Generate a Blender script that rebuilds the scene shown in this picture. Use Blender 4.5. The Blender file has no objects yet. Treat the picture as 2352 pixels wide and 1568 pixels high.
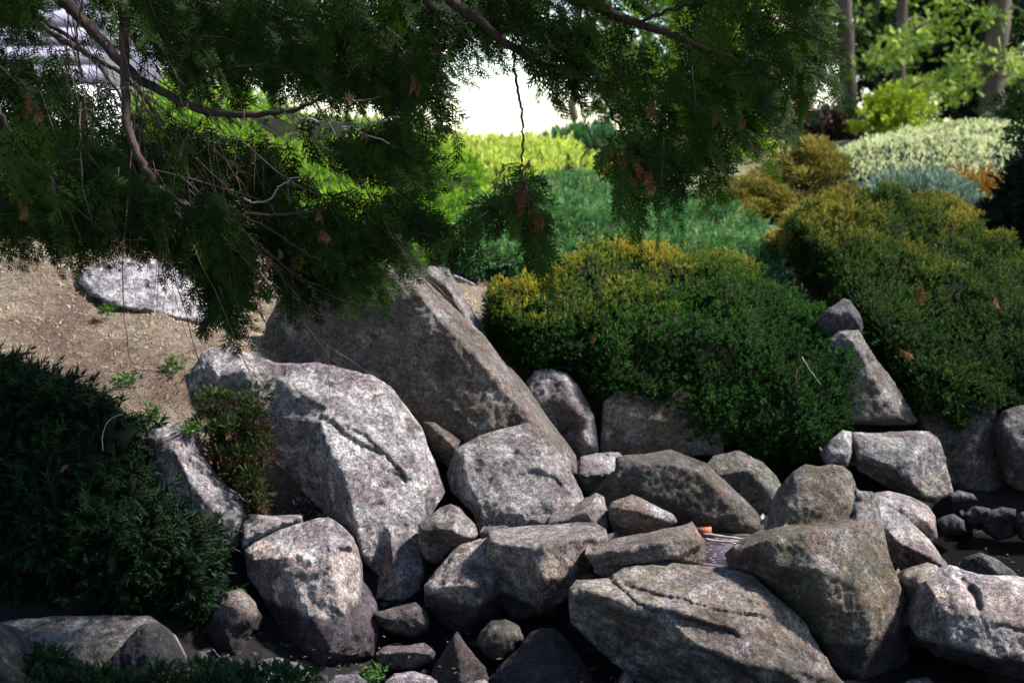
import bpy, math, random
import numpy as np
from mathutils import Vector, Matrix
from mathutils.geometry import delaunay_2d_cdt

C = bpy.context.scene.collection
rng = np.random.default_rng(7)
random.seed(7)

# ------------------------------------------------------------------ camera, light, exposure
CAM_Z, PITCH, F = 2.6, math.radians(8.0), 2352 * 50.0 / 36.0
cd = bpy.data.cameras.new("camera")
cd.lens = 50.0; cd.sensor_width = 36.0; cd.clip_start = 0.05; cd.clip_end = 3000.0
cd.dof.use_dof = True; cd.dof.focus_distance = 7.4; cd.dof.aperture_fstop = 2.2
cam = bpy.data.objects.new("camera", cd); C.objects.link(cam)
cam.location = (0, 0, CAM_Z); cam.rotation_euler = (math.radians(90) - PITCH, 0, 0)
bpy.context.scene.camera = cam

SUN_DIR = Vector((0.64, 0.06, 0.77)).normalized()          # towards the sun
elev = math.asin(SUN_DIR.z); azim = math.atan2(SUN_DIR.x, SUN_DIR.y)
w = bpy.data.worlds.new("World"); bpy.context.scene.world = w; w.use_nodes = True
nt = w.node_tree; nt.nodes.clear()
sky = nt.nodes.new("ShaderNodeTexSky"); sky.sky_type = 'NISHITA'; sky.sun_disc = False
sky.sun_elevation = elev; sky.sun_rotation = azim; sky.dust_density = 0.2; sky.air_density = 1.0; sky.ozone_density = 1.0
bg = nt.nodes.new("ShaderNodeBackground"); bg.inputs["Strength"].default_value = 0.115
wo = nt.nodes.new("ShaderNodeOutputWorld")
nt.links.new(sky.outputs[0], bg.inputs[0]); nt.links.new(bg.outputs[0], wo.inputs[0])
sd = bpy.data.lights.new("sun", 'SUN'); sd.energy = 5.0; sd.angle = math.radians(6.0); sd.color = (1.0, 0.975, 0.95)
sun = bpy.data.objects.new("sun", sd); C.objects.link(sun)
sun.rotation_euler = (-SUN_DIR).to_track_quat('-Z', 'Y').to_euler(); sun.location = (6, 2, 14)
vs = bpy.context.scene.view_settings
vs.view_transform = 'Standard'; vs.look = 'None'; vs.gamma = 1.0; vs.exposure = 1.42; vs.use_curve_mapping = False
cy_ = bpy.context.scene.cycles
cy_.max_bounces = 6; cy_.transparent_max_bounces = 4; cy_.diffuse_bounces = 3; cy_.glossy_bounces = 2; cy_.transmission_bounces = 3

# ------------------------------------------------------------------ picture -> place
CP, SP = math.cos(PITCH), math.sin(PITCH)
def W(px, py, Y):
    """point that lies Y metres in front of the camera, seen in direction (px, py); arrays welcome"""
    px = np.asarray(px, float); py = np.asarray(py, float); Y = np.asarray(Y, float)
    cx = (px - 1176.0) / F; cyy = (784.0 - py) / F
    dy = CP + cyy * SP; dz = -SP + cyy * CP
    t = Y / dy
    return np.stack([cx * t, Y + 0 * px, CAM_Z + dz * t], -1)
def project(p):
    x, y, z = p[..., 0], p[..., 1], p[..., 2] - CAM_Z
    fwd = y * CP - z * SP; up = y * SP + z * CP
    return 1176 + F * x / fwd, 784 - F * up / fwd

# ------------------------------------------------------------------ noise
def _hash(ix, iy, iz, s):
    h = (ix.astype(np.int64) * 374761393 + iy.astype(np.int64) * 668265263 + iz.astype(np.int64) * 2147483647 + s * 144665) & 0x7fffffff
    h = (h ^ (h >> 13)) * 1274126177 & 0x7fffffff
    h = (h ^ (h >> 16)) * 60493 & 0x7fffffff
    return ((h >> 7) & 0xffff) / 32767.5 - 1.0
def vnoise(p, s=0):
    i = np.floor(p).astype(np.int64); f = p - i; u = f * f * (3 - 2 * f)
    r = 0
    for dx in (0, 1):
        for dy in (0, 1):
            for dz in (0, 1):
                wgt = (u[:, 0] if dx else 1 - u[:, 0]) * (u[:, 1] if dy else 1 - u[:, 1]) * (u[:, 2] if dz else 1 - u[:, 2])
                r = r + wgt * _hash(i[:, 0] + dx, i[:, 1] + dy, i[:, 2] + dz, s)
    return r
def fbm(p, oct=4, s=0, gain=0.5):
    r = 0; a = 1.0
    for o in range(oct):
        r = r + a * vnoise(p * (2.03 ** o) + 17.3 * o, s + o); a *= gain
    return r
def ridged(p, oct=3, s=0):
    r = 0; a = 1.0
    for o in range(oct):
        r = r + a * (1 - 2 * np.abs(vnoise(p * (2.1 ** o) + 9.1 * o, s + o))); a *= .5
    return r

# ------------------------------------------------------------------ mesh helpers
def mesh_np(name, V, T, mat=None, attrs=None, smooth=False):
    me = bpy.data.meshes.new(name)
    V = np.ascontiguousarray(V, np.float32); T = np.ascontiguousarray(T, np.int32)
    k = T.shape[1]
    me.vertices.add(len(V)); me.vertices.foreach_set("co", V.ravel())
    me.loops.add(T.size); me.loops.foreach_set("vertex_index", T.ravel())
    me.polygons.add(len(T)); me.polygons.foreach_set("loop_start", np.arange(0, T.size, k, dtype=np.int32))
    if smooth: me.polygons.foreach_set("use_smooth", np.ones(len(T), bool))
    for n, a in (attrs or {}).items():
        at = me.attributes.new(n, 'FLOAT', 'POINT'); at.data.foreach_set("value", np.ascontiguousarray(a, np.float32))
    if mat: me.materials.append(mat)
    me.update(calc_edges=True)
    return me
def link(name, me, parent=None, loc=(0, 0, 0)):
    o = bpy.data.objects.new(name, me); C.objects.link(o); o.location = loc
    if parent: o.parent = parent
    return o
def thing(name, label, cat, loc, group=None):
    o = bpy.data.objects.new(name, None); C.objects.link(o); o.location = loc; o.empty_display_size = .1
    o['label'] = label; o['category'] = cat
    if group: o['group'] = group
    return o
def tag(o, label, cat, group=None):
    o['label'] = label; o['category'] = cat
    if group: o['group'] = group
    return o
def vnormals(V, T):
    n = np.zeros_like(V); fn = np.cross(V[T[:, 1]] - V[T[:, 0]], V[T[:, 2]] - V[T[:, 0]])
    for k in range(3): np.add.at(n, T[:, k], fn)
    return n / np.maximum(np.linalg.norm(n, axis=1, keepdims=True), 1e-9)
def in_poly(px, py, poly):
    poly = np.asarray(poly, float); r = np.zeros(px.shape, bool); j = len(poly) - 1
    for i in range(len(poly)):
        xi, yi = poly[i][:2]; xj, yj = poly[j][:2]
        c = ((yi > py) != (yj > py)) & (px < (xj - xi) * (py - yi) / (yj - yi + 1e-12) + xi)
        r ^= c; j = i
    return r
def edge_dist(px, py, poly):
    P = np.asarray(poly, float)[:, :2]; d = np.full(px.shape, 1e9)
    for i in range(len(P)):
        a, b = P[i], P[(i + 1) % len(P)]; ab = b - a; L = ab @ ab + 1e-9
        t = np.clip(((px - a[0]) * ab[0] + (py - a[1]) * ab[1]) / L, 0, 1)
        d = np.minimum(d, np.hypot(px - a[0] - t * ab[0], py - a[1] - t * ab[1]))
    return d
def line_dist(px, py, P):
    P = np.asarray(P, float); d = np.full(px.shape, 1e9); s = np.zeros(px.shape)
    for i in range(len(P) - 1):
        a, b = P[i], P[i + 1]; ab = b - a; L = ab @ ab + 1e-9
        t = np.clip(((px - a[0]) * ab[0] + (py - a[1]) * ab[1]) / L, 0, 1)
        dd = np.hypot(px - a[0] - t * ab[0], py - a[1] - t * ab[1])
        side = np.sign(ab[0] * (py - a[1]) - ab[1] * (px - a[0]))
        m = dd < d; d = np.where(m, dd, d); s = np.where(m, side, s)
    return d, s

def solid(outline, inner, Y, T, g=6, bulge=0.0, bulge_r=None, rim=14, rim_d=0.06, jit=3.0, smooth=3, seed=0, cracks=(), facet=None, rim_smooth=0):
    """A closed body: its front surface follows depth points (dy, metres from Y) given for the outline and for ridge
    lines inside it; behind the rim it closes in two rings to depth Y + T. Returns verts, tris, number of front verts."""
    r = np.random.default_rng(seed + 11)
    O = [(p[0], p[1], p[2] if len(p) > 2 else 0.0) for p in outline]
    # fine outline with a broken edge
    fine = []
    n = len(O)
    ph = r.uniform(0, 100)
    s_acc = 0
    for i in range(n):
        a, b = np.array(O[i]), np.array(O[(i + 1) % n]); L = np.hypot(*(b - a)[:2]); m = max(1, int(L / g))
        nx, ny = (b - a)[1] / (L + 1e-6), -(b - a)[0] / (L + 1e-6)
        for k in range(m):
            t = k / m; p = a + (b - a) * t; s = s_acc + L * t
            q = np.array([[s / 55 + ph, 3.3, seed], [s / 19 + ph, 7.7, seed], [s / 8 + ph, 1.7, seed]])
            v = vnoise(q, 5); o = jit * (1.2 * v[0] + .6 * v[1] + .15 * v[2])
            fine.append((p[0] + nx * o, p[1] + ny * o, p[2]))
        s_acc += L
    fine = np.array(fine); nf = len(fine)
    # coarse depth field
    cv = [(p[0], p[1]) for p in O]; cdz = [p[2] for p in O]; ce = [(i, (i + 1) % n) for i in range(n)]
    for pl in inner:
        if isinstance(pl, tuple): pl = [pl]
        base = len(cv)
        for k, p in enumerate(pl):
            cv.append((p[0], p[1])); cdz.append(p[2])
            if k: ce.append((base + k - 1, base + k))
    rv, re, rf, ov, oe, of = delaunay_2d_cdt([Vector(v) for v in cv], ce, [], 0, 1e-3)
    rd = np.array([cdz[o[0]] if o else 0.0 for o in ov]); rp = np.array([(v.x, v.y) for v in rv])
    miss = [i for i, o in enumerate(ov) if not o]
    for i in miss:
        dd = np.hypot(*(np.array(cv) - rp[i]).T); k = np.argsort(dd)[:3]; ww = 1 / (dd[k] + 1); rd[i] = (np.array(cdz)[k] * ww).sum() / ww.sum()
    # fine points
    x0, y0 = fine[:, :2].min(0); x1, y1 = fine[:, :2].max(0)
    gx, gy = np.meshgrid(np.arange(x0, x1, g), np.arange(y0, y1, g * .87)); gx = gx + (np.arange(gx.shape[0]) % 2)[:, None] * g * .5
    gx = (gx + r.uniform(-.22, .22, gx.shape) * g).ravel(); gy = (gy + r.uniform(-.22, .22, gy.shape) * g).ravel()
    m = in_poly(gx, gy, fine); gx, gy = gx[m], gy[m]
    m = edge_dist(gx, gy, fine) > g * .55; gx, gy = gx[m], gy[m]
    pts = [Vector((p[0], p[1])) for p in fine] + [Vector((a, b)) for a, b in zip(gx, gy)]
    v2, _, f2, ov2, _, _ = delaunay_2d_cdt(pts, [(i, (i + 1) % nf) for i in range(nf)], [list(range(nf))], 1, 1e-4)
    P = np.array([(v.x, v.y) for v in v2]); Tn = np.array([f for f in f2 if len(f) == 3], np.int32)
    D = np.full(len(P), np.nan)
    for f in rf:
        a, b, c = rp[f[0]], rp[f[1]], rp[f[2]]; det = (b[1] - c[1]) * (a[0] - c[0]) + (c[0] - b[0]) * (a[1] - c[1])
        if abs(det) < 1e-6: continue
        l1 = ((b[1] - c[1]) * (P[:, 0] - c[0]) + (c[0] - b[0]) * (P[:, 1] - c[1])) / det
        l2 = ((c[1] - a[1]) * (P[:, 0] - c[0]) + (a[0] - c[0]) * (P[:, 1] - c[1])) / det
        l3 = 1 - l1 - l2; ins = (l1 > -1e-6) & (l2 > -1e-6) & (l3 > -1e-6)
        D[ins] = (l1 * rd[f[0]] + l2 * rd[f[1]] + l3 * rd[f[2]])[ins]
    bad = np.where(np.isnan(D))[0]
    Oa = np.array(O)
    for i in bad:
        A, B = Oa, np.roll(Oa, -1, 0); ab = (B - A)[:, :2]; tt = np.clip(((P[i] - A[:, :2]) * ab).sum(1) / ((ab ** 2).sum(1) + 1e-9), 0, 1)
        dd = np.hypot(*(A[:, :2] + ab * tt[:, None] - P[i]).T); k = np.argmin(dd); D[i] = A[k, 2] + (B[k, 2] - A[k, 2]) * tt[k]
    if facet:
        m_ = max(4, int((x1 - x0) * (y1 - y0) / facet[0] ** 2)); c_ = np.c_[r.uniform(x0, x1, m_), r.uniform(y0, y1, m_)]; mm = Y / F
        g_ = r.normal(0, facet[1] * 2.2 / (facet[0] * mm), (m_, 2)); h_ = r.normal(0, facet[1] * .35, m_); cc_ = facet[1] * 1.6 / (facet[0] * mm) ** 2
        wp = np.stack([P[:, 0] / 40, P[:, 1] / 40, 0 * P[:, 0] + seed], 1); q_ = P + np.c_[vnoise(wp, 41), vnoise(wp, 42)] * 14
        hh = np.full(len(P), 1e9)
        for k in range(m_):
            dx_ = (q_ - c_[k]) * mm; hh = np.minimum(hh, h_[k] + dx_ @ g_[k] + cc_ * (dx_ ** 2).sum(1))
        D = D - np.clip(hh, -facet[1] * 2, facet[1] * 2) * np.clip(edge_dist(P[:, 0], P[:, 1], fine) / 30, .15, 1)
    # even out
    E = np.concatenate([Tn[:, [0, 1]], Tn[:, [1, 2]], Tn[:, [2, 0]]]); deg = np.zeros(len(P)); np.add.at(deg, E[:, 0], 1); np.add.at(deg, E[:, 1], 1)
    for _ in range(smooth):
        s = np.zeros(len(P)); np.add.at(s, E[:, 0], D[E[:, 1]]); np.add.at(s, E[:, 1], D[E[:, 0]]); D = .5 * D + .5 * s / np.maximum(deg, 1)
    ed = edge_dist(P[:, 0], P[:, 1], fine)
    t = np.clip(ed / rim, 0, 1); D = D - rim_d * np.sqrt(np.clip(1 - (1 - t) ** 2, 0, 1))
    if bulge:
        R = bulge_r or ed.max(); t = np.clip(ed / R, 0, 1); D = D - bulge * np.sqrt(np.clip(1 - (1 - t) ** 2, 0, 1))
    for line, width, depth, step in cracks:
        wob = 9 * vnoise(np.stack([P[:, 0] / 32, P[:, 1] / 32, 0 * P[:, 0] + seed], 1), 3)
        d, s = line_dist(P[:, 0] + wob, P[:, 1] + wob * .7, line)
        D = D + depth * np.exp(-(d / width) ** 2) + step * s * np.exp(-(d / (width * 5)) ** 2) * .5
    # fine outline verts: which result verts are rim, in order
    idx = {}
    for i, o in enumerate(ov2):
        for k in o:
            if k < nf: idx[k] = i
    rimv = np.array([idx[k] for k in range(nf) if k in idx])
    V = W(P[:, 0], P[:, 1], Y + D)
    # make front tris face the camera
    a, b, c = V[Tn[:, 0]], V[Tn[:, 1]], V[Tn[:, 2]]
    fl = (np.cross(b - a, c - a) * (a - np.array([0, 0, CAM_Z]))).sum(1) > 0
    Tn[fl] = Tn[fl][:, ::-1]
    nfront = len(V)
    ctr = V[rimv].mean(0)
    rings = [rimv]; allV = [V]; tot = len(V); nr = len(rimv); Ts = [Tn]
    for sc, dd in ((.97, .3), (.8, .7), (.4, .95)):
        q = V[rimv].copy(); q = ctr + (q - ctr) * np.array([sc, 1, sc]); q[:, 1] = V[rimv][:, 1] * (1 - dd) + (ctr[1]) * dd + T * dd
        q[:, 2] = np.minimum(q[:, 2], V[rimv][:, 2] - np.maximum(.02, .42 * (q[:, 1] - V[rimv][:, 1])) * (V[rimv][:, 2] > ctr[2]))
        allV.append(q); rings.append(np.arange(tot, tot + nr)); tot += nr
    cap = ctr.copy(); cap[1] += T; cap[2] = min(cap[2], allV[-1][:, 2].mean()); allV.append(cap[None]); ci = tot
    for k in range(len(rings) - 1):
        A, B = rings[k], rings[k + 1]; A2, B2 = np.roll(A, -1), np.roll(B, -1)
        Ts += [np.stack([A, A2, B2], 1), np.stack([A, B2, B], 1)]
    A = rings[-1]; Ts.append(np.stack([A, np.roll(A, -1), np.full(nr, ci)], 1))
    V = np.concatenate(allV); TT = np.concatenate(Ts).astype(np.int32)
    # take the saw teeth off the rim
    wgt = np.zeros(len(V)); wgt[:nfront] = np.clip((13 - ed) / 9, 0, 1); wgt[nfront:] = 1
    E = np.concatenate([TT[:, [0, 1]], TT[:, [1, 2]], TT[:, [2, 0]]]); deg = np.zeros(len(V)); np.add.at(deg, E[:, 0], 1); np.add.at(deg, E[:, 1], 1)
    for _ in range(rim_smooth):
        s = np.zeros_like(V); np.add.at(s, E[:, 0], V[E[:, 1]]); np.add.at(s, E[:, 1], V[E[:, 0]])
        V = V + (.5 * wgt)[:, None] * (s / np.maximum(deg, 1)[:, None] - V)
    # back rings must wind outward: compare with the rim's direction
    vol = np.einsum('ij,ij->i', V[TT[:, 0]] - ctr, np.cross(V[TT[:, 1]] - ctr, V[TT[:, 2]] - ctr))[len(Tn):].sum()
    if vol < 0:
        TT[len(Tn):] = TT[len(Tn):][:, ::-1]
    return V, TT, nfront

# ------------------------------------------------------------------ material helpers
def newmat(name):
    m = bpy.data.materials.new(name); m.use_nodes = True; n = m.node_tree; n.nodes.clear(); return m, n
def N(n, t, **kw):
    x = n.nodes.new(t)
    for k, v in kw.items(): setattr(x, k, v)
    return x
def ramp(n, stops, interp='LINEAR'):
    r = n.nodes.new("ShaderNodeValToRGB"); r.color_ramp.interpolation = interp; e = r.color_ramp.elements
    while len(e) < len(stops): e.new(.5)
    for x, (p, c) in zip(e, stops): x.position = p; x.color = (*c, 1) if len(c) == 3 else c
    return r
def mixc(n, fac, a, b, mode='MIX'):
    m = n.nodes.new("ShaderNodeMix"); m.data_type = 'RGBA'; m.blend_type = mode
    for s, v in ((m.inputs[0], fac), (m.inputs[6], a), (m.inputs[7], b)):
        if hasattr(v, 'is_output'): n.links.new(v, s)
        elif isinstance(v, (int, float)): s.default_value = v
        else: s.default_value = (*v, 1)
    return m.outputs[2]
def noise(n, vec, scale, detail=4, rough=.55, dist=0.0):
    t = n.nodes.new("ShaderNodeTexNoise"); t.inputs["Scale"].default_value = scale; t.inputs["Detail"].default_value = detail
    t.inputs["Roughness"].default_value = rough; t.inputs["Distortion"].default_value = dist; n.links.new(vec, t.inputs["Vector"]); return t.outputs[0]
def mrange(n, v, a, b, c=0.0, d=1.0):
    m = n.nodes.new("ShaderNodeMapRange"); m.inputs[1].default_value = a; m.inputs[2].default_value = b; m.inputs[3].default_value = c; m.inputs[4].default_value = d
    n.links.new(v, m.inputs[0]); return m.outputs[0]
def mth(n, op, a, b=None):
    m = n.nodes.new("ShaderNodeMath"); m.operation = op
    for s, v in ((m.inputs[0], a), (m.inputs[1], b)):
        if v is None: continue
        if hasattr(v, 'is_output'): n.links.new(v, s)
        else: s.default_value = v
    return m.outputs[0]

def rock_material():
    m, n = newmat("granite"); L = n.links.new
    tc = N(n, "ShaderNodeTexCoord"); oi = N(n, "ShaderNodeObjectInfo")
    off = N(n, "ShaderNodeVectorMath", operation='MULTIPLY_ADD'); L(oi.outputs["Random"], off.inputs[0]); off.inputs[1].default_value = (37, 91, 53); L(tc.outputs["Object"], off.inputs[2])
    v = off.outputs[0]
    def at(name):
        a = N(n, "ShaderNodeAttribute"); a.attribute_type = 'OBJECT'; a.attribute_name = name; return a.outputs["Fac"]
    tone, warm, moss, wet = at("tone"), at("warm"), at("moss"), at("wet")
    big = noise(n, v, 2.6, 5, .6, .4); mid = noise(n, v, 9, 7, .7, .3); fine = noise(n, v, 42, 5, .75); grain = noise(n, v, 120, 3, .75)
    base = ramp(n, [(.30, (.095, .088, .102)), (.45, (.225, .212, .226)), (.56, (.335, .322, .325)), (.70, (.47, .46, .445))]); L(mid, base.inputs[0])
    col = base.outputs[0]
    # lichen crust: purple-grey, black and pale
    col = mixc(n, mrange(n, big, .47, .58, 0, .8), col, (.15, .118, .14))
    lich = noise(n, v, 4.4, 9, .74, .9)
    lf = mth(n, 'ADD', lich, mth(n, 'MULTIPLY', mth(n, 'SUBTRACT', noise(n, v, 30, 6, .8), .5), .55)); col = mixc(n, mrange(n, lf, .50, .64, 0, .85), col, (.042, .036, .040))
    lich2 = noise(n, v, 7.0, 9, .78, .6); L2 = mrange(n, lich2, .54, .61, 0, .7)
    col = mixc(n, L2, col, (.55, .535, .49))
    st = noise(n, v, 3.7, 8, .72, 1.0); stf = mth(n, 'MULTIPLY', mrange(n, st, .36, .52), mth(n, 'MINIMUM', mth(n, 'MULTIPLY', warm, 1.2), .9))
    col = mixc(n, stf, col, (.17, .105, .055))
    ms = noise(n, v, 5.0, 9, .78, .5); msf = mth(n, 'MULTIPLY', mrange(n, ms, .42, .54), mth(n, 'MINIMUM', mth(n, 'MULTIPLY', moss, 1.4), .92))
    col = mixc(n, msf, col, (.05, .056, .024))
    # run-off streaks down the faces
    sm = N(n, "ShaderNodeMapping"); sm.inputs["Scale"].default_value = (7, 7, 1.1); L(v, sm.inputs[0]); sk = noise(n, sm.outputs[0], 1.0, 6, .7, .4)
    col = mixc(n, mrange(n, sk, .55, .70, 0, .65), col, mixc(n, 1.0, col, (.55, .54, .55), 'MULTIPLY'))
    dk = noise(n, v, 1.6, 6, .65, .6); col = mixc(n, mrange(n, dk, .50, .64, 0, .6), col, mixc(n, 1.0, col, (.5, .46, .48), 'MULTIPLY'))
    # mineral grain
    col = mixc(n, 1.0, col, ramp_of(n, fine, [(.32, (.22, .22, .23)), (.48, (.95, .95, .95)), (.68, (1.8, 1.75, 1.62))]), 'MULTIPLY')
    col = mixc(n, 1.0, col, ramp_of(n, grain, [(.34, (.3, .3, .31)), (.5, (1, 1, 1)), (.66, (1.6, 1.57, 1.5))]), 'MULTIPLY')
    tg = N(n, "ShaderNodeCombineXYZ"); [L(tone, tg.inputs[k]) for k in range(3)]
    col = mixc(n, 1.0, col, tg.outputs[0], 'MULTIPLY')
    col = mixc(n, 1.0, col, (.76, .735, .74), 'MULTIPLY')
    # tide mark of the pond
    geo = N(n, "ShaderNodeNewGeometry"); sx = N(n, "ShaderNodeSeparateXYZ"); L(geo.outputs["Position"], sx.inputs[0])
    zz = mth(n, 'ADD', sx.outputs[2], mth(n, 'MULTIPLY', mth(n, 'SUBTRACT', mid, .5), .10))
    below = mth(n, 'MULTIPLY', mth(n, 'MULTIPLY', mrange(n, zz, .46, .42), wet), .55)
    col = mixc(n, below, col, mixc(n, 1.0, col, (1.0, .86, .70), 'MULTIPLY'))
    band = mth(n, 'MULTIPLY', mth(n, 'MULTIPLY', mrange(n, zz, .35, .40), mrange(n, zz, .48, .435)), mth(n, 'MULTIPLY', wet, .5))
    col = mixc(n, band, col, mixc(n, 1.0, col, (1.7, 1.66, 1.6), 'MULTIPLY'))
    tide = mth(n, 'MULTIPLY', mrange(n, zz, .19, .155), wet)
    col = mixc(n, tide, col, mixc(n, 1.0, col, (.22, .20, .25), 'MULTIPLY'))
    bs = N(n, "ShaderNodeBsdfPrincipled"); L(col, bs.inputs["Base Color"]); bs.inputs["Roughness"].default_value = .82
    bs.inputs["Specular IOR Level"].default_value = .3
    # relief
    cr = N(n, "ShaderNodeTexVoronoi", feature='DISTANCE_TO_EDGE'); cr.inputs["Scale"].default_value = 2.3
    wv = N(n, "ShaderNodeVectorMath", operation='MULTIPLY_ADD'); L(mid, wv.inputs[0]); wv.inputs[1].default_value = (.5, .5, .5); L(v, wv.inputs[2]); L(wv.outputs[0], cr.inputs["Vector"])
    crk = mth(n, 'MULTIPLY', mrange(n, cr.outputs["Distance"], 0, .025, -1, 0), mrange(n, big, .5, .62))
    h = mth(n, 'ADD', mth(n, 'MULTIPLY', mid, .9), mth(n, 'ADD', mth(n, 'MULTIPLY', fine, .42), mth(n, 'MULTIPLY', grain, .2)))
    h = mth(n, 'ADD', h, mth(n, 'MULTIPLY', crk, .35)); h = mth(n, 'ADD', h, mth(n, 'MULTIPLY', lich, .3))
    bp = N(n, "ShaderNodeBump"); bp.inputs["Strength"].default_value = .9; bp.inputs["Distance"].default_value = .045; L(h, bp.inputs["Height"]); L(bp.outputs[0], bs.inputs["Normal"])
    out = N(n, "ShaderNodeOutputMaterial"); L(bs.outputs[0], out.inputs[0])
    return m
def ramp_of(n, v, stops):
    r = ramp(n, stops); n.links.new(v, r.inputs[0]); return r.outputs[0]

LEAF_GAIN = .72
def leaf_material(name, stops, transl=.25, rough=.7, spec=.07, var=.35, gain=None):
    """colour from the mesh's own 'tint' (growth, plus shade painted in: inner parts darker, tops lighter), with clump variation"""
    m, n = newmat(name); L = n.links.new
    a = N(n, "ShaderNodeAttribute"); a.attribute_name = "tint"
    tc = N(n, "ShaderNodeTexCoord"); nz = noise(n, tc.outputs["Object"], 3.0, 4, .6)
    f = mth(n, 'ADD', a.outputs["Fac"], mth(n, 'MULTIPLY', mth(n, 'SUBTRACT', nz, .5), var))
    col = ramp_of(n, f, [(p_, tuple(x * (gain or LEAF_GAIN) for x in c_)) for p_, c_ in stops])
    bs = N(n, "ShaderNodeBsdfPrincipled"); L(col, bs.inputs["Base Color"]); bs.inputs["Roughness"].default_value = rough; bs.inputs["Specular IOR Level"].default_value = spec
    out = N(n, "ShaderNodeOutputMaterial")
    if transl > 0:
        tr = N(n, "ShaderNodeBsdfTranslucent"); L(mixc(n, 1.0, col, (1.25, 1.35, .6), 'MULTIPLY'), tr.inputs[0])
        mx = N(n, "ShaderNodeMixShader"); mx.inputs[0].default_value = transl; L(bs.outputs[0], mx.inputs[1]); L(tr.outputs[0], mx.inputs[2]); L(mx.outputs[0], out.inputs[0])
    else: L(bs.outputs[0], out.inputs[0])
    return m
def plain_material(name, stops, scale, rough=.8, bump=.3, bdist=.01, spec=.3, stretch=None):
    m, n = newmat(name); L = n.links.new
    tc = N(n, "ShaderNodeTexCoord"); v = tc.outputs["Object"]
    if stretch:
        mp = N(n, "ShaderNodeMapping"); mp.inputs["Scale"].default_value = stretch; L(v, mp.inputs[0]); v = mp.outputs[0]
    f = noise(n, v, scale, 6, .65, .2); col = ramp_of(n, f, stops)
    bs = N(n, "ShaderNodeBsdfPrincipled"); L(col, bs.inputs["Base Color"]); bs.inputs["Roughness"].default_value = rough; bs.inputs["Specular IOR Level"].default_value = spec
    if bump:
        bp = N(n, "ShaderNodeBump"); bp.inputs["Strength"].default_value = bump; bp.inputs["Distance"].default_value = bdist; L(noise(n, v, scale * 3, 5, .7), bp.inputs["Height"]); L(bp.outputs[0], bs.inputs["Normal"])
    out = N(n, "ShaderNodeOutputMaterial"); L(bs.outputs[0], out.inputs[0]); return m

M_ROCK = rock_material()
M_CORE = plain_material("dark_core_twig", [(.3, (.005, .007, .003)), (.7, (.016, .017, .008))], 14, .9, .5, .03, .1)  # near black for the shaded inside of shrubs; also on cypress branches
M_BARK = plain_material("cedar_bark", [(.3, (.022, .015, .012)), (.6, (.052, .034, .027)), (.8, (.11, .08, .068))], 12, .85, .9, .02, .2, (1, 1, .25))
M_TWIG = plain_material("twig_bark", [(.35, (.035, .02, .015)), (.7, (.12, .075, .055))], 9, .8, 0)
M_PALETWIG = plain_material("grey_twig_bark", [(.35, (.16, .14, .135)), (.7, (.36, .33, .33))], 14, .7, 0)
# ------------------------------------------------------------------ ground
CTRL = [W(a, b, c) for a, b, c in [
    (440, 900, 8.4), (250, 880, 8.4), (0, 830, 8.4), (0, 700, 9.2), (0, 592, 10.0), (300, 745, 9.1), (560, 770, 9.3), (-400, 750, 9.0), (-400, 600, 10.2),
    (1100, 700, 10.3), (1110, 640, 11.0), (1300, 610, 11.9), (1500, 450, 15.5), (1150, 345, 18.5), (1800, 420, 17.5), (2100, 330, 21.0), (600, 420, 14.5), (700, 600, 11.5)]]
CTRL += [np.array(p, float) for p in [
    (-1.2, 6.9, -.08), (-1.3, 7.6, .1), (-2.0, 7.6, .5), (-2.6, 6.9, .1), (-3.5, 6, .3), (0, 6.5, -.2), (1, 6.8, -.22), (-.4, 7.2, -.15), (2.2, 7.2, -.2), (2.7, 8.4, -.12), (3, 6.5, -.2), (-1, 5.6, -.05), (3.6, 9.2, -.1), (0, 4, -.2), (3, 4, -.2), (-3, 4, 0),
    (1.25, 8.1, .17), (.4, 8.0, .1), (.3, 8.9, .3), (1.3, 8.9, .3), (2.2, 9.1, .0), (.8, 10.4, .95), (2.5, 10.7, .95), (1.5, 10.0, .6), (3.6, 10.6, .95), (5, 10, .6), (-.6, 9, .7), (-.8, 8.0, .25),
    (-3, 13, 2.15), (-3, 18, 2.45), (-6, 14, 2.2), (6, 14, 1.8), (6, 20, 2.45), (0, 25, 2.5), (-7, 25, 2.45), (8, 25, 2.5), (0, 1.5, .3), (-4, 1.5, .5), (4, 1.5, .4), (0, 0, .9), (-6, 8, 1.2), (6, 7, -.1)]]
CTRL = np.array(CTRL); CTRL[(CTRL[:, 1] > 10.9) & (CTRL[:, 1] < 19) & (CTRL[:, 0] > -1.5), 2] -= .14
def _tps(r2): return .5 * r2 * np.log(r2 + 1e-9)
_n = len(CTRL); _K = _tps(((CTRL[:, None, :2] - CTRL[None, :, :2]) ** 2).sum(-1)) + 0.02 * np.eye(_n)
_P = np.c_[np.ones(_n), CTRL[:, :2]]; _A = np.block([[_K, _P], [_P.T, np.zeros((3, 3))]])
_sol = np.linalg.solve(_A, np.r_[CTRL[:, 2], 0, 0, 0])
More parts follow.
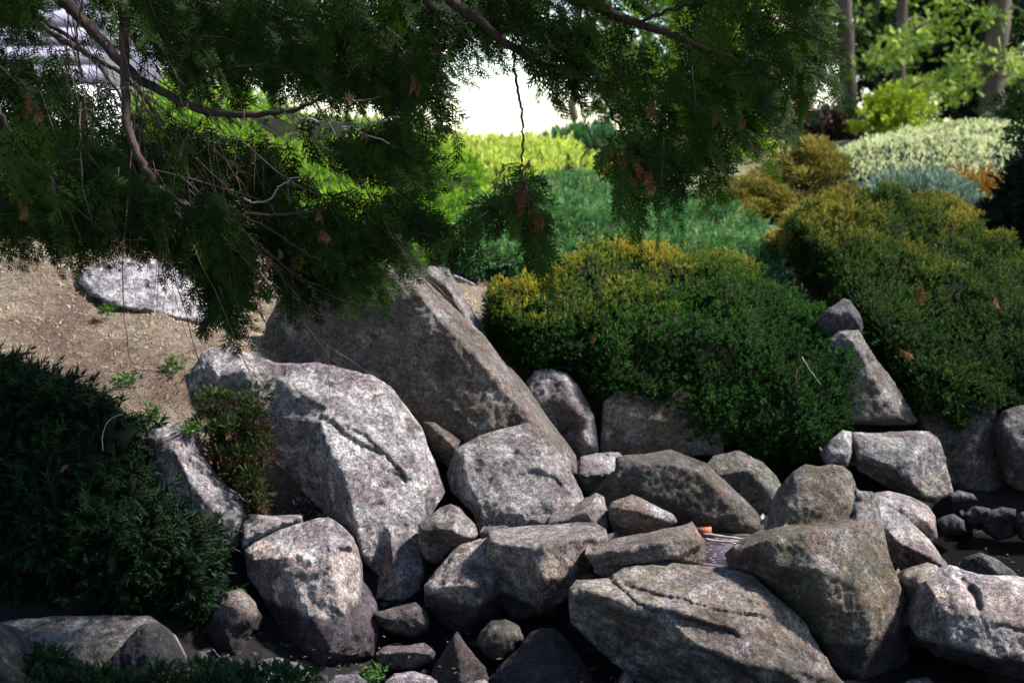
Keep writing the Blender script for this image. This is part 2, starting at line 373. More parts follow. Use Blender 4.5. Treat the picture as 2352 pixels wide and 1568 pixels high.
def ground_z(x, y):
    x = np.asarray(x, float); y = np.asarray(y, float); xs = x.ravel(); ys = y.ravel()
    cx = np.clip(xs, -8, 8); cy = np.clip(ys, 0, 26)
    z = np.empty_like(cx)
    for i in range(0, len(cx), 20000):
        q = np.c_[cx[i:i + 20000], cy[i:i + 20000]]
        z[i:i + 20000] = _tps(((q[:, None, :] - CTRL[None, :, :2]) ** 2).sum(-1)) @ _sol[:_n] + np.c_[np.ones(len(q)), q] @ _sol[_n:]
    far = np.clip((ys - 24) / 10, 0, 1); z = z * (1 - far) + 2.25 * far
    side = np.clip((np.abs(xs) - 8) / 10, 0, 1) * (1 - far); z = z * (1 - side * .5) + .6 * side
    return z.reshape(x.shape)
def axis(lo, hi, step, far, grow=1.35):
    a = list(np.arange(lo, hi, step)); s = step; b = hi; up = []
    while b < far: up.append(b); s *= grow; b += s
    s = step; b = lo; dn = []
    while b > -far: s *= grow; b -= s; dn.append(b)
    return np.array(dn[::-1] + a + up + [far])
gxs, gys = axis(-5, 5, .09, 900), axis(1, 22, .09, 900)
def ground_bumps(x, y):
    q = np.c_[x.ravel() * 2.2, y.ravel() * 2.2, 0 * x.ravel()]
    return (.045 * fbm(q, 3, 2) + .018 * vnoise(q * 4.3, 9)).reshape(x.shape) * (np.abs(x) < 40)
def ground_top(x, y): return ground_z(x, y) + ground_bumps(np.asarray(x, float), np.asarray(y, float))
GX, GY = np.meshgrid(gxs, gys); GZ = ground_top(GX, GY)
nx, ny = len(gxs), len(gys); ii = np.arange(nx * ny).reshape(ny, nx)
quads = np.stack([ii[:-1, :-1], ii[:-1, 1:], ii[1:, 1:], ii[1:, :-1]], -1).reshape(-1, 4)
def ground_material():
    m, n = newmat("litter_soil"); L = n.links.new
    tc = N(n, "ShaderNodeTexCoord"); v = tc.outputs["Object"]
    a = noise(n, v, 1.3, 5, .6); b = noise(n, v, 14, 6, .7); c = noise(n, v, 60, 4, .7)
    straw = ramp_of(n, b, [(.3, (.10, .075, .06)), (.5, (.21, .16, .115)), (.7, (.34, .275, .20))])
    litter = ramp_of(n, b, [(.3, (.05, .03, .022)), (.55, (.14, .09, .068)), (.75, (.24, .18, .145))])
    col = mixc(n, mrange(n, a, .42, .6), straw, litter)
    geo = N(n, "ShaderNodeNewGeometry"); sx = N(n, "ShaderNodeSeparateXYZ"); L(geo.outputs["Position"], sx.inputs[0])
    shaded_mud = ramp_of(n, b, [(.3, (.006, .005, .005)), (.7, (.02, .017, .016))])  # bed mud, near black to paint in the shade between stones
    zz = mth(n, 'ADD', sx.outputs[2], mth(n, 'MULTIPLY', mth(n, 'SUBTRACT', a, .5), .3))
    col = mixc(n, mrange(n, zz, .75, .45), col, shaded_mud)
    far = ramp_of(n, a, [(.3, (.10, .12, .04)), (.7, (.3, .27, .17))])
    col = mixc(n, mrange(n, sx.outputs[1], 12.5, 14.5), col, far)
    col = mixc(n, 1.0, col, (.7, .69, .69), 'MULTIPLY')
    bs = N(n, "ShaderNodeBsdfPrincipled"); L(col, bs.inputs["Base Color"]); bs.inputs["Roughness"].default_value = .9; bs.inputs["Specular IOR Level"].default_value = .2
    bp = N(n, "ShaderNodeBump"); bp.inputs["Strength"].default_value = .8; bp.inputs["Distance"].default_value = .03; L(mth(n, 'ADD', b, c), bp.inputs["Height"]); L(bp.outputs[0], bs.inputs["Normal"])
    out = N(n, "ShaderNodeOutputMaterial"); L(bs.outputs[0], out.inputs[0]); return m
me = mesh_np("ground", np.c_[GX.ravel(), GY.ravel(), GZ.ravel()], quads, ground_material(), smooth=True)
o = link("ground", me); o["kind"] = "structure"

# pond water: a low sheet between the stones
def water_material():
    m, n = newmat("pond_water"); L = n.links.new
    bs = N(n, "ShaderNodeBsdfPrincipled"); bs.inputs["Base Color"].default_value = (.012, .013, .012, 1); bs.inputs["Roughness"].default_value = .06
    bs.inputs["IOR"].default_value = 1.2
    tc = N(n, "ShaderNodeTexCoord"); bp = N(n, "ShaderNodeBump"); bp.inputs["Strength"].default_value = .12; bp.inputs["Distance"].default_value = .02
    L(noise(n, tc.outputs["Object"], 7, 3), bp.inputs["Height"]); L(bp.outputs[0], bs.inputs["Normal"])
    gl = N(n, "ShaderNodeBsdfTransparent"); gl.inputs[0].default_value = (.35, .36, .3, 1)
    mx = N(n, "ShaderNodeMixShader"); mx.inputs[0].default_value = .5; L(gl.outputs[0], mx.inputs[1]); L(bs.outputs[0], mx.inputs[2])
    out = N(n, "ShaderNodeOutputMaterial"); L(mx.outputs[0], out.inputs[0]); return m
wx, wy = np.meshgrid(np.linspace(1.35, 8, 30), np.linspace(4.5, 10.2, 24))
wi = np.arange(wx.size).reshape(wx.shape)
me = mesh_np("pond_water", np.c_[wx.ravel(), wy.ravel(), np.zeros(wx.size) - .02], np.stack([wi[:-1, :-1], wi[:-1, 1:], wi[1:, 1:], wi[1:, :-1]], -1).reshape(-1, 4), water_material())
o = link("pond_water", me); o["kind"] = "structure"

# ------------------------------------------------------------------ stones
def unit_(a): return a / np.linalg.norm(a, axis=1, keepdims=True)
def chisel(pts, tol):
    """straighten an outline into its main edges so that corners stay sharp"""
    P = [(p[0], p[1], p[2] if len(p) > 2 else 0.0) for p in pts]
    def dp(seg):
        if len(seg) < 3: return seg
        a, b = np.array(seg[0][:2]), np.array(seg[-1][:2]); ab = b - a; L = np.hypot(*ab) + 1e-6
        d = [abs(ab[0] * (q[1] - a[1]) - ab[1] * (q[0] - a[0])) / L for q in seg[1:-1]]; k = int(np.argmax(d))
        if d[k] < tol: return [seg[0], seg[-1]]
        return dp(seg[:k + 2])[:-1] + dp(seg[k + 1:])
    i0 = min(range(len(P)), key=lambda i: P[i][0] + P[i][1]); P = P[i0:] + P[:i0]
    i1 = max(range(len(P)), key=lambda i: P[i][0] + P[i][1])
    return dp(P[:i1 + 1])[:-1] + dp(P[i1:] + P[:1])[:-1]
def stone(name, label, outline, inner, Y, T=.6, tone=1.0, warm=.25, moss=.12, wet=1.0, rough=1.0, group="granite stones of the rock garden", strata=None, **kw):
    kw.setdefault('rim', 5); kw.setdefault('rim_d', .010); kw.setdefault('smooth', 1); kw.setdefault('facet', (120, .010))
    seed = kw.pop('seed', sum(ord(c) * (i + 1) for i, c in enumerate(label)) % 9973)
    tol = kw.pop('tol', None)
    if tol is None: tol = min(8.0, .035 * (max(p[0] for p in outline) - min(p[0] for p in outline)))
    outline = chisel(outline, tol); kw.setdefault('jit', 2.2)
    V, T_, nf = solid(outline, inner, Y, T, seed=seed, g=kw.pop('g', 5), **kw)
    nrm = vnormals(V, T_); off = seed * .37
    vd = unit_(V - np.array([0, 0, CAM_Z])); gz = np.clip(np.abs((nrm * vd).sum(1)) / .5, .08, 1) ** 1.5; gz[nf:] = .3    # coarse meshing there: no fine relief
    d = .007 * fbm(V * 2.6 + off, 3, 1) + gz * (.002 * ridged(V * 7 + off, 3, 4) + .007 * fbm(V * 24 + off, 4, 8, .65))
    chip = np.abs(vnoise(V * 5.1 + off, 21)); d = d - gz * .008 * np.clip(.14 - chip, 0, 1) / .14 * (vnoise(V * 1.7 + off, 33) > 0.05)
    if strata is not None:
        a, amp, fr = strata; ca, sa = math.cos(a), math.sin(a)
        u = V[:, 0] * ca + V[:, 2] * sa; t = -V[:, 0] * sa + V[:, 2] * ca
        q = np.c_[u * 1.2, V[:, 1] * 1.0 + 0 * u, t * fr + .5 * vnoise(V * 2.2 + off, 3)]
        d = d + gz * amp * (ridged(q, 3, 12) - .3)
    V = V + nrm * (d * rough)[:, None]
    base = np.array([V[:, 0].mean(), V[:, 1].mean(), V[:, 2].min()])
    me = mesh_np(name, V - base, T_, M_ROCK, smooth=True)
    o = link(name, me, loc=base); tag(o, label, "rock", group)
    o["tone"] = float(tone); o["warm"] = float(warm); o["moss"] = float(moss); o["wet"] = float(wet)
    return o

stone("boulder", "tallest wedge-shaped boulder with a long pale ridge sloping down to the right", [
    (598, 838, .1), (603, 790, .15), (610, 742, .2), (640, 690, .25), (690, 640, .25), (760, 575, .2), (800, 560, .2), (840, 553, .2), (900, 568, .15), (950, 612, .12), (975, 648, .1), (1040, 706, .05), (1107, 765, 0), (1165, 838, 0), (1220, 906, 0), (1275, 980, -.05), (1322, 1046, -.1),
    (1326, 1090, -.2), (1280, 1100, -.35), (1100, 1110, -.5), (900, 1010, -.45), (700, 900, -.25), (610, 872, 0)],
    [[(770, 600, .05), (850, 595, 0), (900, 625, -.1), (935, 655, -.22), (968, 680, -.3), (1009, 730, -.36), (1052, 775, -.4), (1100, 821, -.45), (1150, 880, -.47), (1202, 938, -.5), (1250, 1002, -.5), (1292, 1070, -.5)],
     [(848, 690, -.16), (852, 760, -.2), (836, 850, -.22)], [(780, 720, -.0), (700, 840, .02)], (640, 760, .16), (1000, 900, -.46), (1150, 1030, -.56), (920, 800, -.33)],
    9.05, 1.0, tone=.86, warm=.45, moss=.35, wet=0, smooth=1, cracks=[([(846, 690), (856, 790), (838, 880)], 9, .015, .03), ([(1000, 1030), (900, 930), (880, 890)], 4, .02, .0)], strata=(-.75, .006, 14))
stone("boulder", "rear boulder with a white top and a dark flank behind the tall ridge", [
    (930, 650), (985, 612), (1003, 608), (1030, 618), (1048, 640), (1060, 668), (1090, 712), (1116, 752), (1122, 775), (1060, 800), (980, 740)],
    [[(1000, 640, -.16), (1034, 668, -.3), (1050, 700, -.32), (1085, 760, -.3)]], 9.75, .5, tone=1.0, wet=0, smooth=1)
stone("boulder", "broad pale boulder at the middle left with flaking cracks, lit right half", [
    (424, 888, .1), (440, 858, .12), (453, 839, .12), (465, 812, .15), (485, 799, .15), (510, 795, .15), (538, 798, .15), (580, 815, .14), (633, 831, .12), (668, 829, .12), (721, 832, .15), (773, 848, .15), (827, 857, .12), (850, 861, .1), (896, 888, .05), (938, 934, 0), (970, 981, -.02), (991, 1054, -.05), (1013, 1090, -.1), (1021, 1130, -.15), (1002, 1170, -.25), (975, 1200, -.35), (957, 1222, -.4), (954, 1244, -.45), (963, 1284, -.5), (977, 1322, -.55), (966, 1356, -.58), (931, 1385, -.62), (896, 1389, -.65), (862, 1378, -.65), (843, 1366, -.6), (871, 1323, -.52), (850, 1305, -.5), (822, 1286, -.5), (800, 1235, -.35), (740, 1215, -.2), (640, 1205, -.05), (590, 1180, 0), (545, 1100, 0), (500, 1000, 0), (455, 925, .05)],
    [[(760, 875, -.02), (745, 930, -.18), (737, 970, -.28), (755, 1030, -.38), (782, 1085, -.44), (800, 1130, -.5), (812, 1190, -.56), (830, 1265, -.62)],
     [(880, 910, -.12), (940, 1020, -.24)], (900, 1080, -.36), (980, 1110, -.28), (890, 1200, -.52), (910, 1330, -.7), (560, 850, -.02), (620, 960, -.02), (690, 1060, -.12), (720, 1150, -.2), (500, 860, 0), (640, 870, .03)],
    8.35, .8, tone=1.36, warm=.12, moss=.1, wet=0, cracks=[([(758, 965), (800, 1002), (850, 1030), (890, 1045), (915, 1078), (932, 1110)], 3.5, .02, .022), ([(800, 985), (840, 1000), (870, 1030)], 3.5, .012, .012), ([(905, 1085), (935, 1095), (960, 1105)], 4, .012, .015)])
stone("boulder", "upright pale boulder beside the dark yew with a dark waterline foot", [
    (558, 1263, .1), (580, 1240, .12), (610, 1224, .14), (650, 1208, .16), (690, 1195, .16), (724, 1187, .16), (756, 1185, .16), (785, 1203, .14), (810, 1231, .1), (821, 1270, .05), (820, 1333, 0), (828, 1370, -.02), (847, 1388, -.05), (859, 1412, -.1), (866, 1460, -.15), (856, 1508, -.2), (820, 1524, -.25), (775, 1540, -.3), (724, 1551, -.3), (700, 1535, -.25), (679, 1502, -.2), (650, 1446, -.1), (619, 1400, -.05), (580, 1344, 0), (566, 1319, .02), (562, 1290, .06)],
    [[(580, 1283, -.06), (640, 1280, -.14), (700, 1272, -.18), (760, 1252, -.18), (806, 1250, -.08)], (680, 1360, -.27), (770, 1340, -.3), (720, 1430, -.4), (800, 1440, -.38), (760, 1500, -.44), (620, 1330, -.13)],
    7.45, .6, tone=1.34, warm=.1, moss=.06, cracks=[([(760, 1395), (800, 1420), (815, 1450)], 4, .012, .01)])
stone("flat_stone", "small flat white slab wedged behind the upright pale boulder", [
    (552, 1262), (556, 1205, .1), (572, 1182, .15), (630, 1179, .18), (690, 1181, .16), (692, 1192, .08), (650, 1214), (600, 1240, -.04), (566, 1262)],
    [[(560, 1240, -.02), (600, 1222, -.05), (650, 1200, -.02)]], 7.6, .3, tone=1.2, warm=.2, moss=0, wet=0, rim=6, rim_d=.02)
stone("boulder", "grey boulder partly hidden behind the dark yew under the brown creeper", [
    (330, 1000, .1), (352, 972, .15), (375, 963, .15), (402, 962, .15), (436, 968, .12), (450, 1000, .1), (462, 1042, .05), (500, 1082, 0), (540, 1130, -.05), (560, 1172, -.08), (563, 1215, -.1), (545, 1270, -.1), (470, 1290, -.2), (380, 1180, -.15), (335, 1080, 0)],
    [(400, 1030, -.1), (440, 1110, -.16), (500, 1180, -.2)], 7.85, .6, tone=1.25, warm=.08, moss=.12, wet=0, bulge=.06)
stone("pointed_stone", "dark thin pointed stone jammed against the tall boulder foot", [
    (974, 966), (998, 969), (1030, 990), (1058, 1012), (1050, 1040), (1035, 1085), (1015, 1065), (990, 1032), (977, 1003)],
    [[(985, 975, -.05), (1020, 1005, -.1), (1045, 1030, -.1)]], 8.55, .35, tone=.6, warm=.5, wet=0, rim=6, rim_d=.02)
stone("boulder", "blocky mauve-grey boulder in the centre leaning against the tall wedge", [
    (1024, 1085, .05), (1028, 1055, .05), (1042, 1036, .06), (1065, 1016, .1), (1100, 1001, .12), (1130, 995, .14), (1170, 986, .16), (1195, 975, .18), (1213, 973, .18), (1240, 988, .15), (1262, 1020, .1), (1300, 1058, .05), (1322, 1092, 0), (1342, 1130, -.05), (1344, 1152, -.1), (1310, 1180, -.2), (1265, 1208, -.3), (1200, 1215, -.32), (1130, 1222, -.3), (1100, 1222, -.2), (1085, 1180, -.05), (1060, 1150, 0), (1035, 1125, .03)],
    [[(1070, 1035, .0), (1062, 1080, -.06), (1085, 1130, -.14), (1110, 1190, -.24)], [(1115, 1015, .06), (1180, 998, .1), (1232, 998, .1)], (1180, 1180, -.30), (1270, 1160, -.26), (1040, 1090, 0)],
    8.3, .6, tone=1.2, warm=.2, moss=.15, wet=0, cracks=[([(1230, 1080), (1270, 1095), (1300, 1130)], 5, .015, .015)])
stone("small_stone", "small angular stone with a pale top above a black hollow", [
    (956, 1222, .05), (960, 1206, .08), (988, 1182, .1), (1010, 1166, .12), (1035, 1158, .12), (1056, 1164, .12), (1075, 1180, .1), (1090, 1202, .06), (1098, 1230, 0), (1085, 1244, 0), (1060, 1256, .02), (1035, 1280, .1), (1005, 1298, .12), (978, 1290, .1), (960, 1256, .05)],
    [[(966, 1222, -.06), (1000, 1214, -.12), (1040, 1218, -.16), (1066, 1232, -.14), (1090, 1232, -.04)], (1000, 1250, 0), [(1050, 1180, .02), (1066, 1230, -.14)]], 7.75, .3, tone=.95, warm=.2, moss=.2, wet=0, rim=7, rim_d=.02)
stone("boulder", "rounded grey boulder with a pale shoulder left of the flat-topped one", [
    (1120, 1232, .12), (1085, 1240, .12), (1050, 1252, .12), (1032, 1272, .1), (1012, 1300, .06), (987, 1320, .02), (971, 1342, 0), (966, 1366, 0), (975, 1396, .02), (1000, 1422, .03), (1042, 1452, .0), (1085, 1462, 0), (1115, 1445, 0), (1150, 1420, .05), (1165, 1330, .1), (1150, 1250, .12)],
    [[(985, 1352, -.1), (1020, 1348, -.18), (1070, 1345, -.24), (1130, 1335, -.2)], (1070, 1290, -.04), (1040, 1400, -.12), (1090, 1420, -.2)], 7.5, .45, tone=1.1, warm=.08, moss=.12, rim=5, rim_d=.012)
stone("boulder", "flat-topped boulder in the centre with a shadowed underside", [
    (1114, 1235, .02), (1120, 1218, .08), (1150, 1209, .16), (1200, 1205, .2), (1280, 1205, .22), (1330, 1201, .24), (1366, 1201, .22), (1390, 1215, .15), (1398, 1236, .08), (1386, 1252, .03), (1372, 1292, .03), (1345, 1350, .02), (1305, 1390, 0), (1258, 1420, 0), (1222, 1430, .04), (1180, 1428, .1), (1150, 1402, .1), (1127, 1362, .08), (1114, 1312, .04), (1118, 1272, 0)],
    [[(1122, 1240, -.04), (1160, 1252, -.12), (1210, 1258, -.18), (1255, 1252, -.2), (1300, 1238, -.14), (1345, 1232, -.06), (1390, 1232, .06)],
     [(1238, 1262, -.2), (1245, 1330, -.26), (1248, 1405, -.12)], (1160, 1340, .04), (1310, 1320, -.12), (1190, 1400, .04)], 7.4, .5, tone=1.02, warm=.35, moss=.2, smooth=1, rim=5, rim_d=.012)
stone("small_stone", "knobbly pinkish stone behind the flat-topped boulder", [
    (1258, 1205), (1272, 1186, .05), (1310, 1166, .08), (1330, 1156, .08), (1350, 1139, .1), (1368, 1133, .1), (1386, 1141, .08), (1397, 1170, .05), (1398, 1212, 0), (1340, 1225, -.05), (1270, 1222, -.05)],
    [[(1290, 1196, -.08), (1345, 1175, -.1), (1370, 1160, -.05)], (1360, 1205, -.14)], 7.85, .3, tone=1.05, warm=.4, moss=.05, wet=0, rim=6, rim_d=.015)
stone("small_stone", "small egg-shaped tan stone with a bright left shoulder", [
    (1398, 1166), (1406, 1150, .05), (1430, 1138, .08), (1450, 1133, .08), (1475, 1140, .08), (1510, 1160, .06), (1545, 1180, .03), (1556, 1196, 0), (1548, 1208, 0), (1500, 1222, 0), (1450, 1236, .05), (1420, 1234, .08), (1402, 1208, .05)],
    [[(1425, 1168, -.06), (1452, 1152, -.02), (1470, 1175, -.1), (1530, 1195, -.06)], (1430, 1205, -.02)], 7.75, .3, tone=1.0, warm=.55, moss=.1, wet=0, rim=6, rim_d=.02)
stone("long_stone", "long low slab lying left of the drain cover", [
    (1343, 1272, -.02), (1360, 1258, .04), (1412, 1235, .1), (1466, 1221, .14), (1518, 1208, .16), (1560, 1199, .18), (1590, 1196, .18), (1609, 1212, .12), (1619, 1243, .05), (1622, 1275, .02), (1608, 1300, 0), (1560, 1312, 0), (1500, 1320, 0), (1440, 1335, 0), (1400, 1335, 0), (1370, 1315, 0), (1352, 1295, 0)],
    [[(1362, 1276, -.08), (1400, 1264, -.13), (1450, 1256, -.16), (1520, 1243, -.16), (1570, 1236, -.12), (1608, 1240, -.02)], (1450, 1290, -.16), (1550, 1280, -.16)], 7.2, .45, tone=.95, warm=.5, moss=.2, wet=0, rim=5, rim_d=.012, strata=(.25, .01, 12))
stone("boulder", "flat grey stone behind the brown slab, right of the tall wedge foot", [
    (1316, 1100), (1324, 1060, .05), (1332, 1045, .15), (1370, 1038, .2), (1420, 1041, .2), (1450, 1060, .15), (1450, 1110), (1390, 1140, -.05), (1345, 1135, -.05)],
    [[(1335, 1090, -.1), (1400, 1085, -.08)]], 8.9, .4, tone=1.0, warm=.1, moss=.1, wet=0, rim=6, rim_d=.015)
stone("boulder", "wide brown boulder with a flat pale top behind the drain cover", [
    (1348, 1140, .05), (1374, 1106, .08), (1408, 1080, .1), (1414, 1052, .12), (1430, 1042, .2), (1500, 1035, .28), (1540, 1033, .28), (1580, 1045, .25), (1620, 1062, .2), (1642, 1080, .16), (1682, 1110, .14), (1712, 1140, .1), (1736, 1170, .06), (1757, 1206, 0), (1752, 1228, 0), (1690, 1234, .02), (1620, 1228, .02), (1560, 1222, 0), (1480, 1212, 0), (1400, 1190, 0), (1360, 1168, 0)],
    [[(1420, 1056, -.02), (1416, 1090, -.06), (1408, 1150, -.08)], [(1424, 1052, .0), (1480, 1062, -.06), (1530, 1064, -.06), (1570, 1068, -.06), (1610, 1084, -.06), (1640, 1118, -.08), (1690, 1172, -.08), (1735, 1212, -.04)], (1520, 1150, -.1), (1640, 1190, -.1), (1470, 1120, -.08)],
    8.5, .55, tone=.62, warm=.5, moss=.4, wet=0, smooth=1, rim=5, rim_d=.012)
stone("boulder", "large striped boulder at the bottom centre with wavy layers", [
    (1300, 1385, 0), (1304, 1352, .04), (1324, 1329, .1), (1370, 1325, .12), (1398, 1328, .12), (1405, 1315, .12), (1430, 1304, .18), (1490, 1297, .24), (1520, 1292, .28), (1560, 1292, .28), (1620, 1300, .24), (1690, 1306, .2), (1730, 1320, .15), (1766, 1345, .1), (1800, 1375, .06), (1840, 1420, 0), (1870, 1470, -.05), (1890, 1500, -.1), (1920, 1540, -.12), (1936, 1570, -.15), (1945, 1640, -.15), (1600, 1650, -.1), (1500, 1610, .05), (1440, 1560, .12), (1400, 1520, .14), (1340, 1470, .12), (1308, 1430, .06)],
    [[(1318, 1370, -.05), (1360, 1360, -.1), (1410, 1375, -.14), (1450, 1395, -.18)], [(1415, 1335, .03), (1480, 1352, -.02), (1580, 1350, 0), (1680, 1345, 0), (1740, 1360, -.02)], [(1430, 1370, -.12), (1520, 1400, -.2), (1620, 1415, -.24), (1720, 1425, -.2), (1800, 1440, -.12)], (1600, 1490, -.32), (1720, 1520, -.36), (1800, 1540, -.34), (1650, 1590, -.3), (1450, 1480, .0), (1380, 1430, .02), (1860, 1540, -.25)],
    6.78, .7, tone=1.12, warm=.4, moss=.38, wet=.35, cracks=[([(1405, 1328), (1425, 1350), (1470, 1392), (1520, 1405), (1600, 1425), (1690, 1455)], 4, .03, .03), ([(1440, 1340), (1500, 1365), (1600, 1385), (1680, 1410), (1760, 1420)], 4, .02, .018), ([(1560, 1480), (1640, 1500), (1740, 1560)], 6, .02, .03)], strata=(-.42, .012, 13))
stone("boulder", "big stepped boulder at the lower right with a rounded knob on top", [
    (1679, 1256, -.02), (1700, 1238, .02), (1722, 1226, .06), (1760, 1212, .1), (1781, 1200, .14), (1778, 1172, .16), (1786, 1140, .18), (1800, 1104, .2), (1820, 1080, .22), (1850, 1065, .24), (1880, 1068, .24), (1910, 1062, .24), (1938, 1068, .24), (1955, 1090, .22), (1966, 1122, .2), (1975, 1130, .2), (2003, 1130, .2), (2015, 1152, .18), (2026, 1200, .15), (2036, 1242, .1), (2046, 1282, .05), (2062, 1312, .02), (2076, 1352, 0), (2082, 1402, 0), (2087, 1452, 0), (2090, 1502, 0), (2086, 1570, 0), (2080, 1640, 0), (1930, 1650, -.1), (1880, 1540, -.1), (1840, 1440, -.05), (1790, 1370, 0), (1745, 1325, 0), (1692, 1304, 0)],
    [[(1700, 1266, -.1), (1740, 1246, -.12), (1790, 1232, -.15), (1850, 1222, -.16), (1920, 1216, -.14), (1975, 1200, -.04), (2010, 1180, .08)], [(1800, 1206, .04), (1850, 1206, .0), (1900, 1204, .0), (1950, 1188, .06), (1966, 1150, .14)],
     [(1830, 1110, .12), (1880, 1112, .1), (1935, 1112, .12)], [(1810, 1160, .06), (1880, 1165, .02), (1940, 1160, .06)], (1780, 1300, -.2), (1880, 1310, -.28), (1970, 1330, -.28), (2040, 1370, -.14), (1900, 1400, -.3), (2000, 1450, -.3), (1980, 1560, -.28), (2060, 1500, -.14), (1900, 1480, -.28)],
    6.98, .9, tol=3.0, tone=.85, warm=.55, moss=.5, smooth=1, cracks=[([(1690, 1300), (1850, 1440), (1930, 1560)], 4, .02, 0), ([(1960, 1080), (1970, 1150), (1955, 1190)], 5, .025, .02)])
stone("slab", "purple-grey sloping slab right of the stepped boulder", [
    (2005, 1165, .1), (2022, 1152, .15), (2060, 1170, .15), (2110, 1212, .1), (2152, 1262, .05), (2176, 1294, 0), (2165, 1316, 0), (2100, 1312, .05), (2055, 1310, .05), (2030, 1250, .1)],
    [[(2018, 1210, .0), (2070, 1250, -.1), (2130, 1275, -.12), (2165, 1300, -.08)]], 7.75, .4, tone=.95, warm=.1, moss=.08, rim=6, rim_d=.02, strata=(-.5, .008, 16))
stone("boulder", "whitish boulder with a tan side behind the purple-grey slab", [
    (1995, 1150, .1), (2012, 1130, .2), (2042, 1128, .22), (2090, 1140, .2), (2132, 1161, .15), (2150, 1186, .1), (2153, 1235, 0), (2130, 1252, 0), (2060, 1200, -.05)],
    [[(2020, 1150, .03), (2080, 1165, -.03), (2130, 1195, -.06)]], 8.1, .4, tone=1.2, warm=.25, moss=.1, rim=6, rim_d=.015)
stone("small_stone", "small mossy pale stone between the stepped boulder and the corner boulder", [
    (2068, 1325), (2088, 1302, .05), (2130, 1290, .08), (2152, 1298, .06), (2165, 1322, 0), (2155, 1365, 0), (2112, 1390, .03), (2085, 1385, .03), (2074, 1355)],
    [(2110, 1325, -.06), (2120, 1350, -.1)], 7.0, .3, tone=1.05, warm=.35, moss=.35, rim=6, rim_d=.02)
stone("boulder", "big pale boulder in the bottom right corner with a mossy notch", [
    (2096, 1432, .05), (2108, 1372, .06), (2124, 1332, .1), (2150, 1306, .14), (2180, 1295, .16), (2215, 1300, .18), (2250, 1318, .18), (2300, 1321, .2), (2352, 1322, .2), (2430, 1330, .2), (2470, 1400, .1), (2450, 1540, 0), (2352, 1562, 0), (2280, 1548, .02), (2200, 1524, .05), (2150, 1503, .06), (2112, 1472, .06)],
    [[(2140, 1352, .0), (2190, 1334, .02), (2240, 1342, .0), (2300, 1348, .0), (2400, 1352, .0)], [(2140, 1352, .0), (2150, 1400, -.06), (2160, 1440, -.08), (2200, 1480, -.16), (2280, 1510, -.2), (2380, 1525, -.2)], (2250, 1420, -.14), (2350, 1430, -.15), (2120, 1430, .04)],
    6.72, .7, tone=1.35, warm=.12, moss=.12, cracks=[([(2215, 1332), (2240, 1360), (2252, 1395)], 6, .05, .02), ([(2290, 1440), (2352, 1447)], 3, .02, .0)], smooth=1)
stone("pointed_stone", "cone-shaped half-wet stone at the bottom centre", [
    (1112, 1590, .05), (1128, 1550, .1), (1165, 1512, .12), (1195, 1480, .14), (1220, 1450, .16), (1246, 1436, .16), (1275, 1438, .16), (1302, 1462, .14), (1332, 1497, .1), (1357, 1542, .06), (1375, 1580, .04), (1390, 1640, 0), (1105, 1640, 0)],
    [[(1240, 1455, .06), (1225, 1490, .0), (1215, 1530, -.08), (1212, 1590, -.16)], (1280, 1490, 0), (1300, 1560, -.12)], 6.85, .4, tone=.9, warm=.2, moss=.2, rim=6, rim_d=.015)
stone("pointed_stone", "small triangular stone with a tan tip left of the cone-shaped stone", [
    (984, 1570), (996, 1530, .04), (1020, 1500, .06), (1036, 1470, .08), (1048, 1452, .1), (1061, 1462, .09), (1086, 1500, .06), (1116, 1532, .04), (1124, 1570, 0), (1110, 1620, 0), (990, 1620, 0)],
    [[(1046, 1470, .03), (1055, 1510, -.05), (1060, 1580, -.1)]], 6.95, .3, tone=.95, warm=.5, moss=.1, rim=6, rim_d=.015)
stone("small_stone", "mossy brown stone under the flat-topped boulder", [
    (1094, 1478), (1105, 1450, .04), (1130, 1427, .06), (1160, 1421, .06), (1190, 1440, .04), (1202, 1466, 0), (1182, 1494, 0), (1150, 1520, 0), (1112, 1508, 0)],
    [], 7.1, .3, tone=.7, warm=.4, moss=.6, wet=.4, bulge=.12)
stone("flat_stone", "dark oblong stone lying by the foot of the upright boulder", [
    (860, 1502), (880, 1482, .05), (940, 1473, .08), (975, 1475, .06), (999, 1496), (996, 1516), (960, 1537), (900, 1537), (870, 1522)],
    [[(880, 1500, -.06), (940, 1496, -.1), (985, 1502, -.05)]], 7.05, .25, tone=.62, warm=.25, moss=.1, wet=0, rim=6, rim_d=.015)
stone("small_stone", "dull greenish stone under the hooked foot of the broad boulder", [
    (852, 1405), (900, 1393, .05), (930, 1391, .05), (955, 1383, .06), (972, 1396, .04), (986, 1426), (982, 1446), (950, 1464), (900, 1456), (868, 1434)],
    [], 7.35, .3, tone=.7, warm=.2, moss=.4, wet=.3, bulge=.1)
stone("small_stone", "round pale stone cut by the bottom edge of the picture", [
    (882, 1565), (905, 1543, .05), (950, 1540, .06), (990, 1551, .04), (1012, 1577), (1004, 1620), (880, 1620)], [], 6.7, .25, tone=1.2, warm=.1, moss=.05, wet=0, bulge=.1)
stone("small_stone", "rounded dark purple stone in the leaves below the upright boulder", [
    (560, 1580), (580, 1532, .04), (602, 1514, .06), (640, 1509, .07), (682, 1521, .05), (702, 1541, .02), (722, 1570), (728, 1620), (565, 1620)], [], 6.85, .3, tone=.55, warm=.05, moss=.05, wet=0, bulge=.12)
stone("small_stone", "flat bluish stone at the water's edge below the upright boulder", [
    (742, 1580), (770, 1552, .04), (820, 1548, .05), (842, 1562, .02), (846, 1620), (745, 1620)], [], 6.75, .2, tone=.75, warm=.0, moss=0, wet=0, bulge=.06)
